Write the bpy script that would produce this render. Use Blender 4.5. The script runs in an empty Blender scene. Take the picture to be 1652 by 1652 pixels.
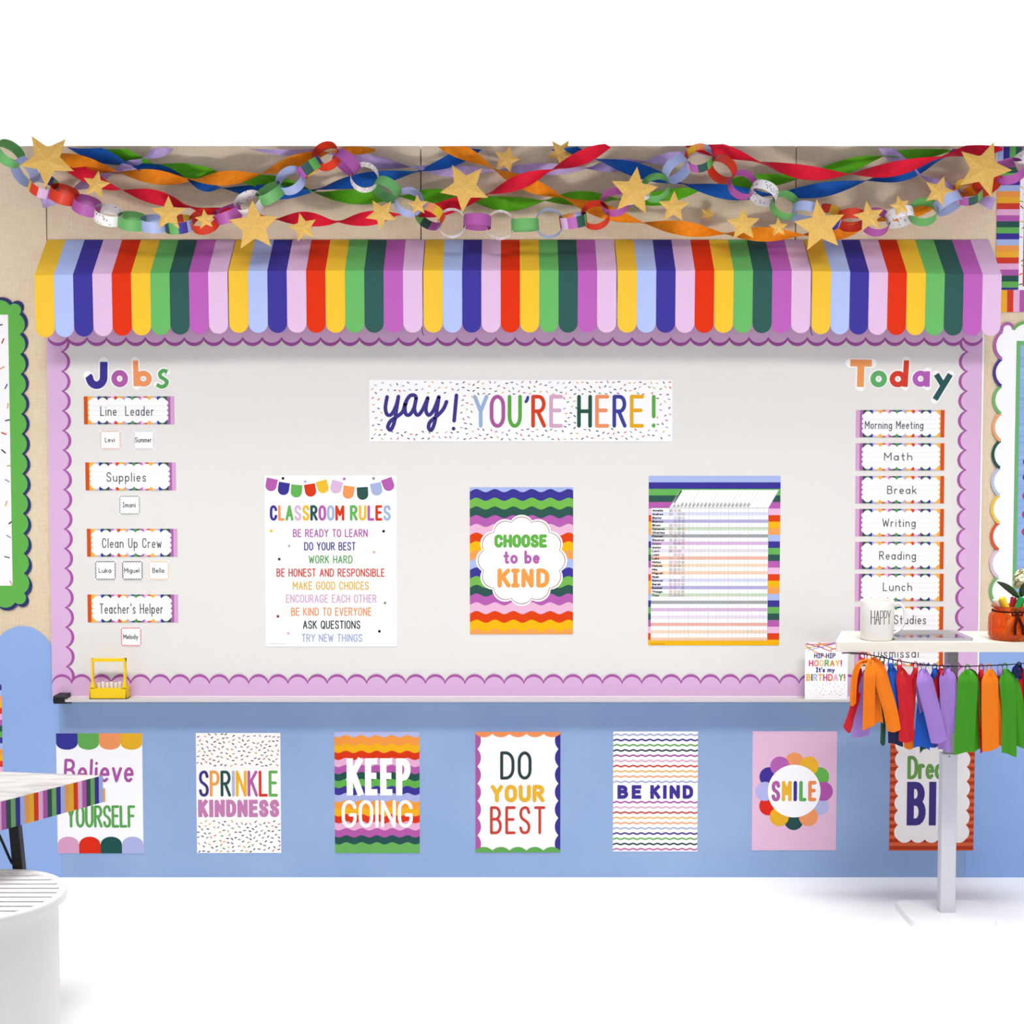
import bpy, bmesh, math, random
from mathutils import Vector, Matrix
from mathutils.geometry import tessellate_polygon

S = bpy.context.scene
COL = S.collection
R = math.radians

# ------------------------------------------------------------------ camera
FPX = 2206.0                       # focal length in pixels of the 1652 px frame
PITCH = R(2.7)
CAM = Vector((0.0, -4.495, 1.430))
cam_data = bpy.data.cameras.new('camera')
cam_data.sensor_width = 36.0
cam_data.lens = FPX / 1652 * 36.0
cam_data.clip_start = 0.05
cam = bpy.data.objects.new('camera', cam_data)
cam.location = CAM
cam.rotation_euler = (R(90) - PITCH, 0, 0)
COL.objects.link(cam)
S.camera = cam

# ------------------------------------------------------------------ exposure
S.view_settings.view_transform = 'Standard'
S.view_settings.look = 'None'
S.view_settings.gamma = 1.0
S.view_settings.use_curve_mapping = False
S.view_settings.exposure = 0.0

# ------------------------------------------------------------------ world: added glowing background, white behind the wall, dimmer towards the front
wd = bpy.data.worlds.new('added_backdrop')
S.world = wd
wd.use_nodes = True
nt = wd.node_tree
nt.nodes.clear()
wo = nt.nodes.new('ShaderNodeOutputWorld')
bg = nt.nodes.new('ShaderNodeBackground')
tc = nt.nodes.new('ShaderNodeTexCoord')
sp = nt.nodes.new('ShaderNodeSeparateXYZ')
mr = nt.nodes.new('ShaderNodeMapRange')
mr.inputs['From Min'].default_value = 0.15
mr.inputs['From Max'].default_value = 0.60
mx = nt.nodes.new('ShaderNodeMix'); mx.data_type = 'RGBA'
mx.inputs[6].default_value = (0.265, 0.272, 0.335, 1)
mx.inputs[7].default_value = (1.15, 1.15, 1.15, 1)
nt.links.new(tc.outputs['Generated'], sp.inputs[0])
nt.links.new(sp.outputs['Y'], mr.inputs['Value'])
nt.links.new(mr.outputs['Result'], mx.inputs[0])
nt.links.new(mx.outputs[2], bg.inputs['Color'])
nt.links.new(bg.outputs[0], wo.inputs[0])

# ------------------------------------------------------------------ area lamps; the last two are added fill
def area(name, loc, target, sx, sy, power, color=(1, 1, 1), spread=180):
    l = bpy.data.lights.new(name, 'AREA')
    l.shape = 'RECTANGLE'; l.size = sx; l.size_y = sy
    l.energy = power; l.color = color; l.spread = R(spread)
    o = bpy.data.objects.new(name, l)
    o.location = loc
    d = Vector(target) - Vector(loc)
    o.rotation_euler = d.to_track_quat('-Z', 'Y').to_euler()
    COL.objects.link(o)
    return o
area('softbox_left', (-3.0, -4.6, 1.45), (-0.2, 0, 1.10), 1.7, 1.5, 23, (1.0, 0.985, 0.96))
area('softbox_right', (3.0, -4.6, 1.45), (0.2, 0, 1.10), 1.7, 1.5, 23, (1.0, 0.985, 0.96))
area('wall_light', (0, -1.75, 3.05), (0, 0, 0.85), 4.6, 0.35, 15.5, (1.0, 0.965, 0.91), 56)
area('added_top_fill', (0, -2.8, 0.12), (0, 0, 2.46), 4.8, 0.3, 5.4, (1.0, 0.97, 0.94), 26)  # unseen fill, added low down to brighten the upper wall and streamers
area('added_floor_fill', (0, -1.25, 3.2), (0, -1.0, 0), 5.5, 1.5, 28, (1, 1, 1), 50)  # unseen overhead fill, added only to make the floor come out white

# ------------------------------------------------------------------ photograph pixel -> point on a plane of the place
def ray(u, v):
    a = (u - 826) / FPX; b = (826 - v) / FPX
    s, c = math.sin(PITCH), math.cos(PITCH)
    return Vector((a, b * s + c, b * c - s))
def W(u, v, y=0.0):
    d = ray(u, v); return CAM + d * ((y - CAM.y) / d.y)
def WZ(u, v, z):
    d = ray(u, v); return CAM + d * ((z - CAM.z) / d.z)

# ------------------------------------------------------------------ materials
def lin(c):
    c /= 255.0
    return c / 12.92 if c <= 0.04045 else ((c + 0.055) / 1.055) ** 2.4
ALB = 0.86
_m = {}
def M(rgb, rough=0.6, spec=0.12, key='', **kw):
    k = (rgb, rough, spec, key)
    if k in _m: return _m[k]
    m = bpy.data.materials.new('paint_%d_%d_%d%s' % (rgb + (key,)))
    m.use_nodes = True
    b = m.node_tree.nodes['Principled BSDF']
    alb = 0.95 if min(rgb) >= 244 else ALB          # clean white paper reflects more than printed ink
    b.inputs['Base Color'].default_value = tuple(lin(x) * alb for x in rgb) + (1,)
    b.inputs['Roughness'].default_value = rough
    b.inputs['Specular IOR Level'].default_value = spec
    for n, val in kw.items(): b.inputs[n.replace('_', ' ')].default_value = val
    _m[k] = m
    return m
def noisy(name, rgb1, rgb2, scale, stretch=(1, 1, 1), rough=0.8, detail=4.0, lo=0.35, hi=0.65, bump=0.0, spec=0.2):
    m = bpy.data.materials.new(name); m.use_nodes = True
    t = m.node_tree; b = t.nodes['Principled BSDF']
    tcn = t.nodes.new('ShaderNodeTexCoord'); mp = t.nodes.new('ShaderNodeMapping'); nz = t.nodes.new('ShaderNodeTexNoise')
    rp = t.nodes.new('ShaderNodeValToRGB')
    mp.inputs['Scale'].default_value = stretch
    nz.inputs['Scale'].default_value = scale; nz.inputs['Detail'].default_value = detail
    rp.color_ramp.elements[0].position = lo; rp.color_ramp.elements[1].position = hi
    rp.color_ramp.elements[0].color = tuple(lin(x) * ALB for x in rgb1) + (1,)
    rp.color_ramp.elements[1].color = tuple(lin(x) * ALB for x in rgb2) + (1,)
    t.links.new(tcn.outputs['Object'], mp.inputs[0]); t.links.new(mp.outputs[0], nz.inputs['Vector'])
    t.links.new(nz.outputs['Fac'], rp.inputs[0]); t.links.new(rp.outputs[0], b.inputs['Base Color'])
    b.inputs['Roughness'].default_value = rough; b.inputs['Specular IOR Level'].default_value = spec
    if bump:
        bp = t.nodes.new('ShaderNodeBump'); bp.inputs['Strength'].default_value = bump; bp.inputs['Distance'].default_value = 0.002
        t.links.new(nz.outputs['Fac'], bp.inputs['Height']); t.links.new(bp.outputs[0], b.inputs['Normal'])
    return m

ORCHID = (188, 98, 180); NAVY = (64, 56, 152); GREEN = (106, 184, 92); DKGREEN = (48, 90, 82)
LILAC = (226, 190, 226); BLUE = (176, 194, 242); RED = (224, 62, 24); YELLOW = (246, 198, 56)
ORANGE = (252, 160, 92); WHITE = (250, 250, 250); GREY = (120, 118, 122); BLACK = (30, 28, 32)
STRIPE9 = [ORCHID, DKGREEN, GREEN, NAVY, BLUE, ORANGE, YELLOW, RED, LILAC]

# ------------------------------------------------------------------ mesh builder (world coordinates in, one mesh object out)
class MB:
    def __init__(s):
        s.v = []; s.f = []; s.mi = []; s.sm = []; s.mats = []
    def mat(s, m):
        if m not in s.mats: s.mats.append(m)
        return s.mats.index(m)
    def face(s, pts, m, smooth=False):
        i = len(s.v); s.v += [tuple(p) for p in pts]
        s.f.append(list(range(i, i + len(pts)))); s.mi.append(s.mat(m)); s.sm.append(smooth)
    def grid(s, rows, m, smooth=True, close_u=False, close_v=False, cell=None):
        """rows of points -> quads"""
        i0 = len(s.v); nr = len(rows); nc = len(rows[0])
        for r in rows: s.v += [tuple(p) for p in r]
        for r in range(nr if close_v else nr - 1):
            for c in range(nc if close_u else nc - 1):
                a = i0 + r * nc + c; b = i0 + r * nc + (c + 1) % nc
                d = i0 + ((r + 1) % nr) * nc + c; e = i0 + ((r + 1) % nr) * nc + (c + 1) % nc
                s.f.append([a, b, e, d]); s.mi.append(s.mat(cell(r, c) if cell else m)); s.sm.append(smooth)
    def box(s, lo, hi, m):
        x0, y0, z0 = lo; x1, y1, z1 = hi
        P = [(x0,y0,z0),(x1,y0,z0),(x1,y1,z0),(x0,y1,z0),(x0,y0,z1),(x1,y0,z1),(x1,y1,z1),(x0,y1,z1)]
        for q in ((0,3,2,1),(4,5,6,7),(0,1,5,4),(1,2,6,5),(2,3,7,6),(3,0,4,7)): s.face([P[k] for k in q], m)
    def prism(s, pts, d, m, side=None):
        """closed polygon pts (3D) extruded by vector d"""
        d = Vector(d); top = [Vector(p) + d for p in pts]
        s.face(pts, m); s.face(top[::-1], m)
        n = len(pts)
        for k in range(n):
            s.face([pts[k], pts[(k+1) % n], top[(k+1) % n], top[k]], side or m)
    def tube(s, path, r, m, n=8, closed=False, caps=True):
        path = [Vector(p) for p in path]; N = len(path); rows = []
        up = Vector((0, 0, 1)); prev = None
        for i, p in enumerate(path):
            if closed: t = path[(i + 1) % N] - path[i - 1]
            else: t = path[min(i + 1, N - 1)] - path[max(i - 1, 0)]
            if t.length < 1e-9: t = Vector((0, 0, 1))
            t.normalize()
            if prev is None:
                a = up if abs(t.z) < 0.9 else Vector((1, 0, 0))
                x = t.cross(a).normalized()
            else:
                x = (prev - t * prev.dot(t)).normalized()
            prev = x; y = t.cross(x)
            rr = r(i / (N - 1)) if callable(r) else r
            rows.append([p + (x * math.cos(2*math.pi*k/n) + y * math.sin(2*math.pi*k/n)) * rr for k in range(n)])
        s.grid(rows, m, True, close_u=True, close_v=closed)
        if caps and not closed:
            s.face(rows[0][::-1], m); s.face(rows[-1], m)
    def lathe(s, prof, c, m, n=32, rib=None):
        c = Vector(c); rows = []
        for (r, z) in prof:
            row = []
            for k in range(n):
                a = 2 * math.pi * k / n
                rr = r * (1 + (rib(a, z) if rib else 0))
                row.append(c + Vector((rr * math.cos(a), rr * math.sin(a), z)))
            rows.append(row)
        s.grid(rows, m, True, close_u=True)
    def build(s, name, parent=None, loc=None, merge=False):
        root = parent
        base = Vector(loc) if loc is not None else Vector((0, 0, 0))
        if parent is not None:
            q = parent
            while q is not None:
                base += q.location; q = q.parent
        me = bpy.data.meshes.new(name)
        me.from_pydata([tuple(Vector(p) - base) for p in s.v], [], s.f)
        for m in s.mats: me.materials.append(m)
        me.polygons.foreach_set('material_index', s.mi)
        me.polygons.foreach_set('use_smooth', s.sm)
        me.update()
        o = bpy.data.objects.new(name, me)
        COL.objects.link(o)
        if parent is not None: o.parent = parent
        elif loc is not None: o.location = loc
        return o

def tag(o, label=None, cat=None, group=None, kind=None):
    if label: o['label'] = label
    if cat: o['category'] = cat
    if group: o['group'] = group
    if kind: o['kind'] = kind
    return o
def thing(name, loc, label, cat, group=None):
    o = bpy.data.objects.new(name, None)
    o.location = loc; o.empty_display_size = 0.05
    COL.objects.link(o)
    return tag(o, label, cat, group)

# ------------------------------------------------------------------ curves and stroke lettering
def arc(cx, cy, rx, ry, a0, a1, n=9):
    return [(cx + rx * math.cos(R(a0 + (a1 - a0) * k / n)), cy + ry * math.sin(R(a0 + (a1 - a0) * k / n))) for k in range(n + 1)]
def spline(pts, n=6, closed=False):
    P = [Vector(p) for p in pts]; out = []; N = len(P)
    for i in range(N if closed else N - 1):
        if closed: p0, p1, p2, p3 = P[i - 1], P[i], P[(i + 1) % N], P[(i + 2) % N]
        else: p0, p1, p2, p3 = P[max(i - 1, 0)], P[i], P[i + 1], P[min(i + 2, N - 1)]
        for k in range(n):
            t = k / n
            out.append(0.5 * ((2 * p1) + (p2 - p0) * t + (2*p0 - 5*p1 + 4*p2 - p3) * t*t + (3*p1 - p0 - 3*p2 + p3) * t**3))
    if not closed: out.append(P[-1])
    return out
def sp2(*pts): return [tuple(p) for p in spline([(x, y, 0) for x, y in pts], 5)]
def sp2c(*pts): return [(p[0], p[1]) for p in sp2(*pts)]

_O = arc(.5,.68,.5,.32,0,180) + arc(.5,.32,.5,.32,180,360) + [(1,.68)]
GL = {   # glyph: (width, [strokes in a unit box])
 'A': (.56, [[(0,0),(.5,1),(1,0)], [(.18,.33),(.82,.33)]]),
 'B': (.50, [[(0,0),(0,1),(.45,1)] + arc(.45,.77,.45,.23,90,-90) + [(0,.54)], [(0,.54),(.5,.54)] + arc(.5,.27,.5,.27,90,-90) + [(0,0)]]),
 'C': (.50, [arc(.5,.68,.5,.32,10,180) + arc(.5,.32,.5,.32,180,350)]),
 'D': (.54, [[(0,0),(0,1),(.35,1)] + arc(.35,.62,.65,.38,90,0) + arc(.35,.38,.65,.38,0,-90) + [(0,0)]]),
 'E': (.42, [[(1,1),(0,1),(0,0),(1,0)], [(0,.53),(.85,.53)]]),
 'F': (.42, [[(1,1),(0,1),(0,0)], [(0,.53),(.85,.53)]]),
 'G': (.54, [arc(.5,.68,.5,.32,15,180) + arc(.5,.32,.5,.32,180,360) + [(1,.46),(.58,.46)]]),
 'H': (.52, [[(0,0),(0,1)], [(1,0),(1,1)], [(0,.5),(1,.5)]]),
 'I': (.02, [[(.5,0),(.5,1)]]),
 'i_': (.4, [[(.5,0),(.5,1)], [(0,1),(1,1)], [(0,0),(1,0)]]),
 'J': (.48, [[(1,1),(1,.32)] + arc(.5,.32,.5,.32,0,-165)]),
 'K': (.50, [[(0,0),(0,1)], [(.95,1),(.02,.45)], [(.32,.62),(1,0)]]),
 'L': (.42, [[(0,1),(0,0),(1,0)]]),
 'M': (.66, [[(0,0),(0,1),(.5,.35),(1,1),(1,0)]]),
 'N': (.54, [[(0,0),(0,1),(1,0),(1,1)]]),
 'O': (.52, [_O]),
 'P': (.48, [[(0,0),(0,1),(.5,1)] + arc(.5,.74,.5,.26,90,-90) + [(0,.48)]]),
 'Q': (.54, [_O, [(.62,.25),(1.02,-.04)]]),
 'R': (.50, [[(0,0),(0,1),(.5,1)] + arc(.5,.75,.46,.25,90,-90) + [(0,.5)], [(.42,.5),(1,0)]]),
 'S': (.48, [sp2c((.97,.80),(.80,.97),(.48,1.0),(.15,.93),(.03,.75),(.18,.58),(.52,.49),(.86,.38),(.98,.22),(.84,.05),(.5,0),(.16,.05),(.02,.2))]),
 'T': (.48, [[(0,1),(1,1)], [(.5,1),(.5,0)]]),
 'U': (.50, [[(0,1),(0,.32)] + arc(.5,.32,.5,.32,180,360) + [(1,1)]]),
 'V': (.54, [[(0,1),(.5,0),(1,1)]]),
 'W': (.76, [[(0,1),(.25,0),(.5,.8),(.75,0),(1,1)]]),
 'X': (.5, [[(0,1),(1,0)], [(0,0),(1,1)]]),
 'Y': (.52, [[(0,1),(.5,.5),(1,1)], [(.5,.5),(.5,0)]]),
 'Z': (.5, [[(0,1),(1,1),(0,0),(1,0)]]),
 '!': (.02, [[(.5,.32),(.5,1)], [(.5,0),(.5,.02)]]),
 "'": (.04, [[(.6,1.02),(.2,.80)]]),
 ' ': (.22, []),
 '|': (.3, [[(.5,0),(.5,1)], [(0,1),(1,1)], [(0,0),(1,0)]]),
 'a': (.44, [arc(.48,.30,.48,.30,50,410), [(.98,.60),(.98,0)]]),
 'b': (.44, [[(0,1),(0,0)], arc(.5,.30,.5,.30,140,-220)]),
 'c': (.38, [arc(.5,.30,.5,.30,45,315)]),
 'd': (.44, [arc(.5,.30,.5,.30,40,400), [(1,1),(1,0)]]),
 'e': (.42, [[(.03,.31),(.97,.31)] + arc(.5,.30,.48,.30,5,315)]),
 'f': (.3, [[(1,.95),(.7,1),(.45,.9),(.45,0)], [(0,.6),(.95,.6)]]),
 'g': (.44, [arc(.48,.30,.48,.30,50,410), [(.98,.60),(.98,-.12)] + arc(.5,-.12,.48,.2,0,-150)]),
 'h': (.42, [[(0,1),(0,0)], [(0,.35)] + arc(.5,.35,.5,.25,170,0) + [(1,0)]]),
 'i': (.02, [[(.5,0),(.5,.6)], [(.5,.84),(.5,.86)]]),
 'k': (.4, [[(0,0),(0,1)], [(.9,.6),(.02,.26)], [(.35,.38),(1,0)]]),
 'l': (.02, [[(.5,0),(.5,1)]]),
 'm': (.64, [[(0,.6),(0,0)], [(0,.38)] + arc(.25,.38,.25,.22,170,0) + [(.5,0)], [(.5,.38)] + arc(.75,.38,.25,.22,170,0) + [(1,0)]]),
 'n': (.42, [[(0,.6),(0,0)], [(0,.35)] + arc(.5,.35,.5,.25,170,0) + [(1,0)]]),
 'o': (.44, [arc(.5,.30,.5,.30,0,360,16)]),
 'p': (.44, [[(0,.6),(0,-.34)], arc(.5,.30,.5,.30,140,-220)]),
 'r': (.28, [[(0,.6),(0,0)], [(0,.36)] + arc(.6,.34,.6,.26,170,60)]),
 's': (.36, [sp2c((.92,.50),(.7,.60),(.35,.60),(.08,.46),(.35,.33),(.72,.25),(.95,.12),(.65,0),(.3,0),(.03,.1))]),
 't': (.32, [[(.45,.92),(.45,.1),(.65,0),(.95,.02)], [(0,.6),(.95,.6)]]),
 'u': (.42, [[(0,.6),(0,.25)] + arc(.5,.25,.5,.25,180,360) + [(1,.6)], [(1,.6),(1,0)]]),
 'v': (.42, [[(0,.6),(.5,0),(1,.6)]]),
 'w': (.6, [[(0,.6),(.25,0),(.5,.5),(.75,0),(1,.6)]]),
 'y': (.44, [[(0,.6),(.5,.05)], [(1,.6),(.25,-.34)]]),
}

class Art(MB):
    """things lying flat against a vertical plane y=Y: shapes given as measured in the photograph, squared up about (u0, v0)"""
    def __init__(s, u0, v0, Y):
        super().__init__()
        s.u0 = u0; s.v0 = v0; s.Y = Y; s.front = Y
        s.k = W(u0 + 1, v0, Y).x - W(u0, v0, Y).x
        s.org = W(u0, v0, Y)
    def P(s, u, v, dy=0.0):
        return Vector((W(u, s.v0, s.Y).x, s.Y - dy, W(s.u0, v, s.Y).z))
    def slab(s, pts, col, t=0.0015, key=None):
        m = key or M(col)
        a = [s.P(u, v, t) for u, v in pts]
        b = [s.P(u, v, 0) for u, v in pts]
        s.face(a, m); s.face(b[::-1], m)
        n = len(pts)
        for k in range(n): s.face([a[k], b[k], b[(k+1) % n], a[(k+1) % n]], m)
        s.t = t
    def poly(s, pts, col, lay=1):
        s.n = (getattr(s, 'n', 0) + 1) % 24          # neighbouring strokes never share one plane
        s.face([s.P(u, v, s.t + lay * 0.00025 + s.n * 8e-6) for u, v in pts], M(col) if isinstance(col, tuple) else col)
    def rect(s, u0, v0, u1, v1, col, lay=1): s.poly([(u0,v0),(u1,v0),(u1,v1),(u0,v1)], col, lay)
    def disc(s, u, v, r, col, lay=1, n=20, ry=None): s.poly(arc(u, v, r, ry or r, 0, 360 - 360 / n, n - 1), col, lay)
    def stroke(s, pts, w, col, lay=2, cap=True, t0=None, emit=None):
        """one pen stroke of width w"""
        emit = emit or (lambda q: s.poly(q, col, lay))
        P = [Vector((p[0], p[1])) for p in pts]
        Q = [P[0]]
        for p in P[1:]:
            if (p - Q[-1]).length > 1e-4: Q.append(p)
        h = w / 2
        def dsk(c): emit([(c.x + h * math.cos(2*math.pi*k/10), c.y + h * math.sin(2*math.pi*k/10)) for k in range(10)])
        if len(Q) == 1:
            dsk(Q[0]); return
        closed = (Q[0] - Q[-1]).length < 0.05 * w and len(Q) > 4
        if cap == 'sq' and not closed:
            if len(Q) > 1:
                a_, b_ = (Q[0] - Q[1]).normalized() * h, (Q[-1] - Q[-2]).normalized() * h
                Q[0] = Q[0] + a_; Q[-1] = Q[-1] + b_
        D = [(Q[i+1] - Q[i]).normalized() for i in range(len(Q) - 1)]
        def nrm(d): return Vector((-d.y, d.x))
        L = []
        for i in range(len(Q)):
            if i == 0: L.append((None, nrm(D[0])))
            elif i == len(Q) - 1: L.append((nrm(D[-1]), None))
            else:
                c = D[i-1].dot(D[i])
                if c > 0.55:
                    b = nrm(D[i-1]) + nrm(D[i]); b = b / max(b.length_squared / 2, 0.3)
                    L.append((b, b))
                else:
                    if cap == 'sq' and abs(c) < 0.3:
                        e1, e2 = D[i-1] * h, -D[i] * h
                        emit([tuple(Q[i] + nrm(D[i-1]) * h), tuple(Q[i] + nrm(D[i-1]) * h + e1), tuple(Q[i] - nrm(D[i-1]) * h + e1), tuple(Q[i] - nrm(D[i-1]) * h)])
                    else: dsk(Q[i])
                    L.append((nrm(D[i-1]), nrm(D[i])))
        for i in range(len(Q) - 1):
            n0 = L[i][1] * h; n1 = L[i+1][0] * h
            emit([tuple(Q[i] + n0), tuple(Q[i+1] + n1), tuple(Q[i+1] - n1), tuple(Q[i] - n0)])
        if (cap and cap != 'sq') or closed:
            dsk(Q[0]); dsk(Q[-1])
    def glyph(s, ch, u0, u1, v0, v1, w, col, lay=2, cap=True, slant=0.0, emit=None):
        for st in GL[ch][1]:
            s.stroke([(u0 + x * (u1 - u0) + slant * y * (v1 - v0), v1 - y * (v1 - v0)) for x, y in st], w, col, lay, cap, emit=emit)
    def fit(s, ch, u0, u1, v0, v1, w, col, lay=2, cap=True, emit=None):
        """glyph whose inked outline fills the given box"""
        xs = [p[0] for st in GL[ch][1] for p in st]; ys = [p[1] for st in GL[ch][1] for p in st]
        a0, a1, b0, b1 = min(xs), max(xs), min(ys), max(ys); h = w / 2
        fx = lambda x: (u0 + u1) / 2 if a1 - a0 < 1e-6 else u0 + h + (x - a0) / (a1 - a0) * (u1 - u0 - w)
        fy = lambda y: v1 - h - (y - b0) / (b1 - b0) * (v1 - v0 - w)
        for st in GL[ch][1]: s.stroke([(fx(x), fy(y)) for x, y in st], w, col, lay, cap, emit=emit)
    def text(s, txt, u0, u1, v0, v1, w, cols, lay=2, gap=0.24, slant=0.0, emit=None, cap=True):
        """v0 = cap line, v1 = baseline of the ink"""
        gs = gap
        tot = sum(GL[c][0] for c in txt) + gs * (len(txt) - 1)
        k = (u1 - u0 - w) / tot; u = u0 + w / 2; j = 0
        for c in txt:
            g = GL[c][0]
            col = cols if isinstance(cols, tuple) else cols[j % len(cols)]
            if c != ' ':
                s.glyph(c, u, u + g * k, v0 + w / 2, v1 - w / 2, w, col, lay, cap, slant, emit)
                j += 1
            u += (g + gs) * k
    def sprinkle(s, u0, v0, u1, v1, n, ln, w, rnd, avoid=(), cols=None, lay=1, mind=8):
        cols = cols or [NAVY, GREEN, DKGREEN, ORCHID, ORANGE, YELLOW, RED, BLUE, BLACK]
        pts = []; tries = 0
        while len(pts) < n and tries < n * 40:
            tries += 1
            u, v = rnd.uniform(u0, u1), rnd.uniform(v0, v1)
            if any(a <= u <= c and b <= v <= d for a, b, c, d in avoid): continue
            if any((u-x)**2 + (v-y)**2 < mind * mind for x, y in pts): continue
            pts.append((u, v)); a = rnd.choice([rnd.uniform(-50, -20), rnd.uniform(20, 60), rnd.uniform(-20, 20)])
            dx, dy = math.cos(R(a)) * ln / 2, math.sin(R(a)) * ln / 2; nx, ny = -dy / ln * w, dx / ln * w
            s.poly([(u-dx+nx, v-dy+ny), (u-dx*1.2, v-dy*1.2), (u-dx-nx, v-dy-ny), (u+dx-nx, v+dy-ny), (u+dx*1.2, v+dy*1.2), (u+dx+nx, v+dy+ny)], rnd.choice(cols), lay)
    def wave(s, u0, u1, v0, v1, bounds, cols, period, amp, crest, lay=1):
        """wavy horizontal bands between v0 and v1; bounds = mean boundary rows"""
        us = [u0 + (u1 - u0) * k / 60 for k in range(61)]
        f = lambda u: -amp * math.cos(2 * math.pi * (u - crest) / period)
        lines = [[(u, v0) for u in us]] + [[(u, min(max(b + f(u), v0), v1)) for u in us] for b in bounds] + [[(u, v1) for u in us]]
        for i in range(len(lines) - 1): s.poly(lines[i] + lines[i+1][::-1], cols[i % len(cols)], lay)
    def done(s, name, label=None, cat=None, group=None, parent=None):
        if parent is not None: return s.build(name, parent)
        return tag(s.build(name, loc=s.org), label, cat, group)

def scallop(p0, p1, n, amp, side=1, m=8):
    """n bulges of height amp from p0 to p1 (bulge on the left of travel when side=1), without the last point"""
    p0 = Vector(p0); p1 = Vector(p1); d = p1 - p0; c = d.length / n; d.normalize(); nn = Vector((d.y, -d.x)) * side
    rad = ((c / 2) ** 2 + amp ** 2) / (2 * amp); half = math.asin(min(1, c / 2 / rad))
    if amp > c / 2: half = math.pi - half
    out = []
    for i in range(n):
        mid = p0 + d * (c * (i + 0.5)); cen = mid - nn * (rad - amp)
        for k in range(m):
            a = -half + 2 * half * k / m
            out.append(tuple(cen + d * (rad * math.sin(a)) + nn * (rad * math.cos(a))))
    return out
def rect4(u0, v0, u1, v1): return [(u0,v0),(u1,v0),(u1,v1),(u0,v1)]

# ================================================================== THE SETTING
# weave: cross two stretched noises
def burlap_mat():
    m = bpy.data.materials.new('burlap_cloth'); m.use_nodes = True
    t = m.node_tree; b = t.nodes['Principled BSDF']
    tcn = t.nodes.new('ShaderNodeTexCoord')
    facs = []
    for st in ((12, 12, 160), (160, 12, 12), (1.2, 1.2, 1.2)):
        mp = t.nodes.new('ShaderNodeMapping'); mp.inputs['Scale'].default_value = st
        nz = t.nodes.new('ShaderNodeTexNoise'); nz.inputs['Scale'].default_value = 1.6; nz.inputs['Detail'].default_value = 3
        t.links.new(tcn.outputs['Object'], mp.inputs[0]); t.links.new(mp.outputs[0], nz.inputs['Vector']); facs.append(nz.outputs['Fac'])
    a1 = t.nodes.new('ShaderNodeMath'); a1.operation = 'ADD'; t.links.new(facs[0], a1.inputs[0]); t.links.new(facs[1], a1.inputs[1])
    a2 = t.nodes.new('ShaderNodeMath'); a2.operation = 'ADD'; t.links.new(a1.outputs[0], a2.inputs[0]); t.links.new(facs[2], a2.inputs[1])
    a3 = t.nodes.new('ShaderNodeMath'); a3.operation = 'MULTIPLY'; a3.inputs[1].default_value = 1 / 3; t.links.new(a2.outputs[0], a3.inputs[0])
    rp = t.nodes.new('ShaderNodeValToRGB')
    rp.color_ramp.elements[0].position = 0.34; rp.color_ramp.elements[1].position = 0.66
    rp.color_ramp.elements[0].color = tuple(lin(x) * ALB for x in (228, 204, 170)) + (1,)
    rp.color_ramp.elements[1].color = tuple(lin(x) * ALB for x in (250, 234, 208)) + (1,)
    t.links.new(a3.outputs[0], rp.inputs[0]); t.links.new(rp.outputs[0], b.inputs['Base Color'])
    b.inputs['Roughness'].default_value = 0.9; b.inputs['Specular IOR Level'].default_value = 0.1
    return m
burlap = burlap_mat()

ZTOP = W(826, 235.5, 0).z
ZBOT = 0.0
fl = MB(); fl.box((-4.2, -6.2, -0.05), (4.2, 0.12, 0.0), M((255, 255, 255), 0.7, 0.2))
tag(fl.build('floor'), kind='structure')

seams = [W(u, 310, 0).x for u in (74.5, 679, 1284)]
xs = [-2.7] + seams + [2.7]
wl = MB()
for i in range(4):
    g0 = 0.0 if i == 0 else 0.0017; g1 = 0.0 if i == 3 else 0.0017
    wl.box((xs[i] + g0, 0.0, ZBOT), (xs[i+1] - g1, 0.05, ZTOP), burlap)
wl.box((-2.7, 0.05, ZBOT), (2.7, 0.09, ZTOP), M((70, 62, 58), 0.9))
tag(wl.build('wall_back'), kind='structure')

# blue paper covering the lower wall, and the two blue arches beside the whiteboard
blue_paper = noisy('blue_paper', (149, 176, 218), (158, 185, 224), 3.0, rough=0.75, spec=0.15)
XL = W(95.5, 1270, 0).x
lw = MB(); zt = W(826, 1118, -0.003).z
lw.box((XL, -0.003, ZBOT), (2.7, -0.0002, zt), blue_paper)
tag(lw.build('wall_lower_back'), kind='structure')
arch_blue = noisy('arch_paint', (150, 182, 236), (158, 190, 242), 2.5, rough=0.7, spec=0.15)
def arch(uc, hw, vtop, vspring, label, vref=1060, x_in=None):
    a = Art(uc, vref, -0.0002)
    xc = W(uc, vref, 0).x; w = a.k * hw; z1 = W(uc, vtop, 0).z; z0 = W(uc, vspring, 0).z
    pts = [(xc - w, -0.0002, ZBOT)] + [(xc + w * math.cos(R(180 - 180 * k / 32)), -0.0002, z0 + (z1 - z0) * math.sin(R(180 - 180 * k / 32))) for k in range(33)] + [(xc + w, -0.0002, ZBOT)]
    mb = MB(); mb.prism(pts, (0, -0.004, 0), arch_blue)
    return tag(mb.build('arch_panel', loc=(xc, 0, ZBOT)), label, 'wall panel', 'blue arches beside the whiteboard')
arch(37, 58, 1010, 1085, 'blue round-topped arch panel on the wall below the green scalloped board, left of the whiteboard')
arch(1632, 70, 1012, 1090, 'blue round-topped arch panel on the wall below the white scalloped board, behind the standing table')

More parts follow.
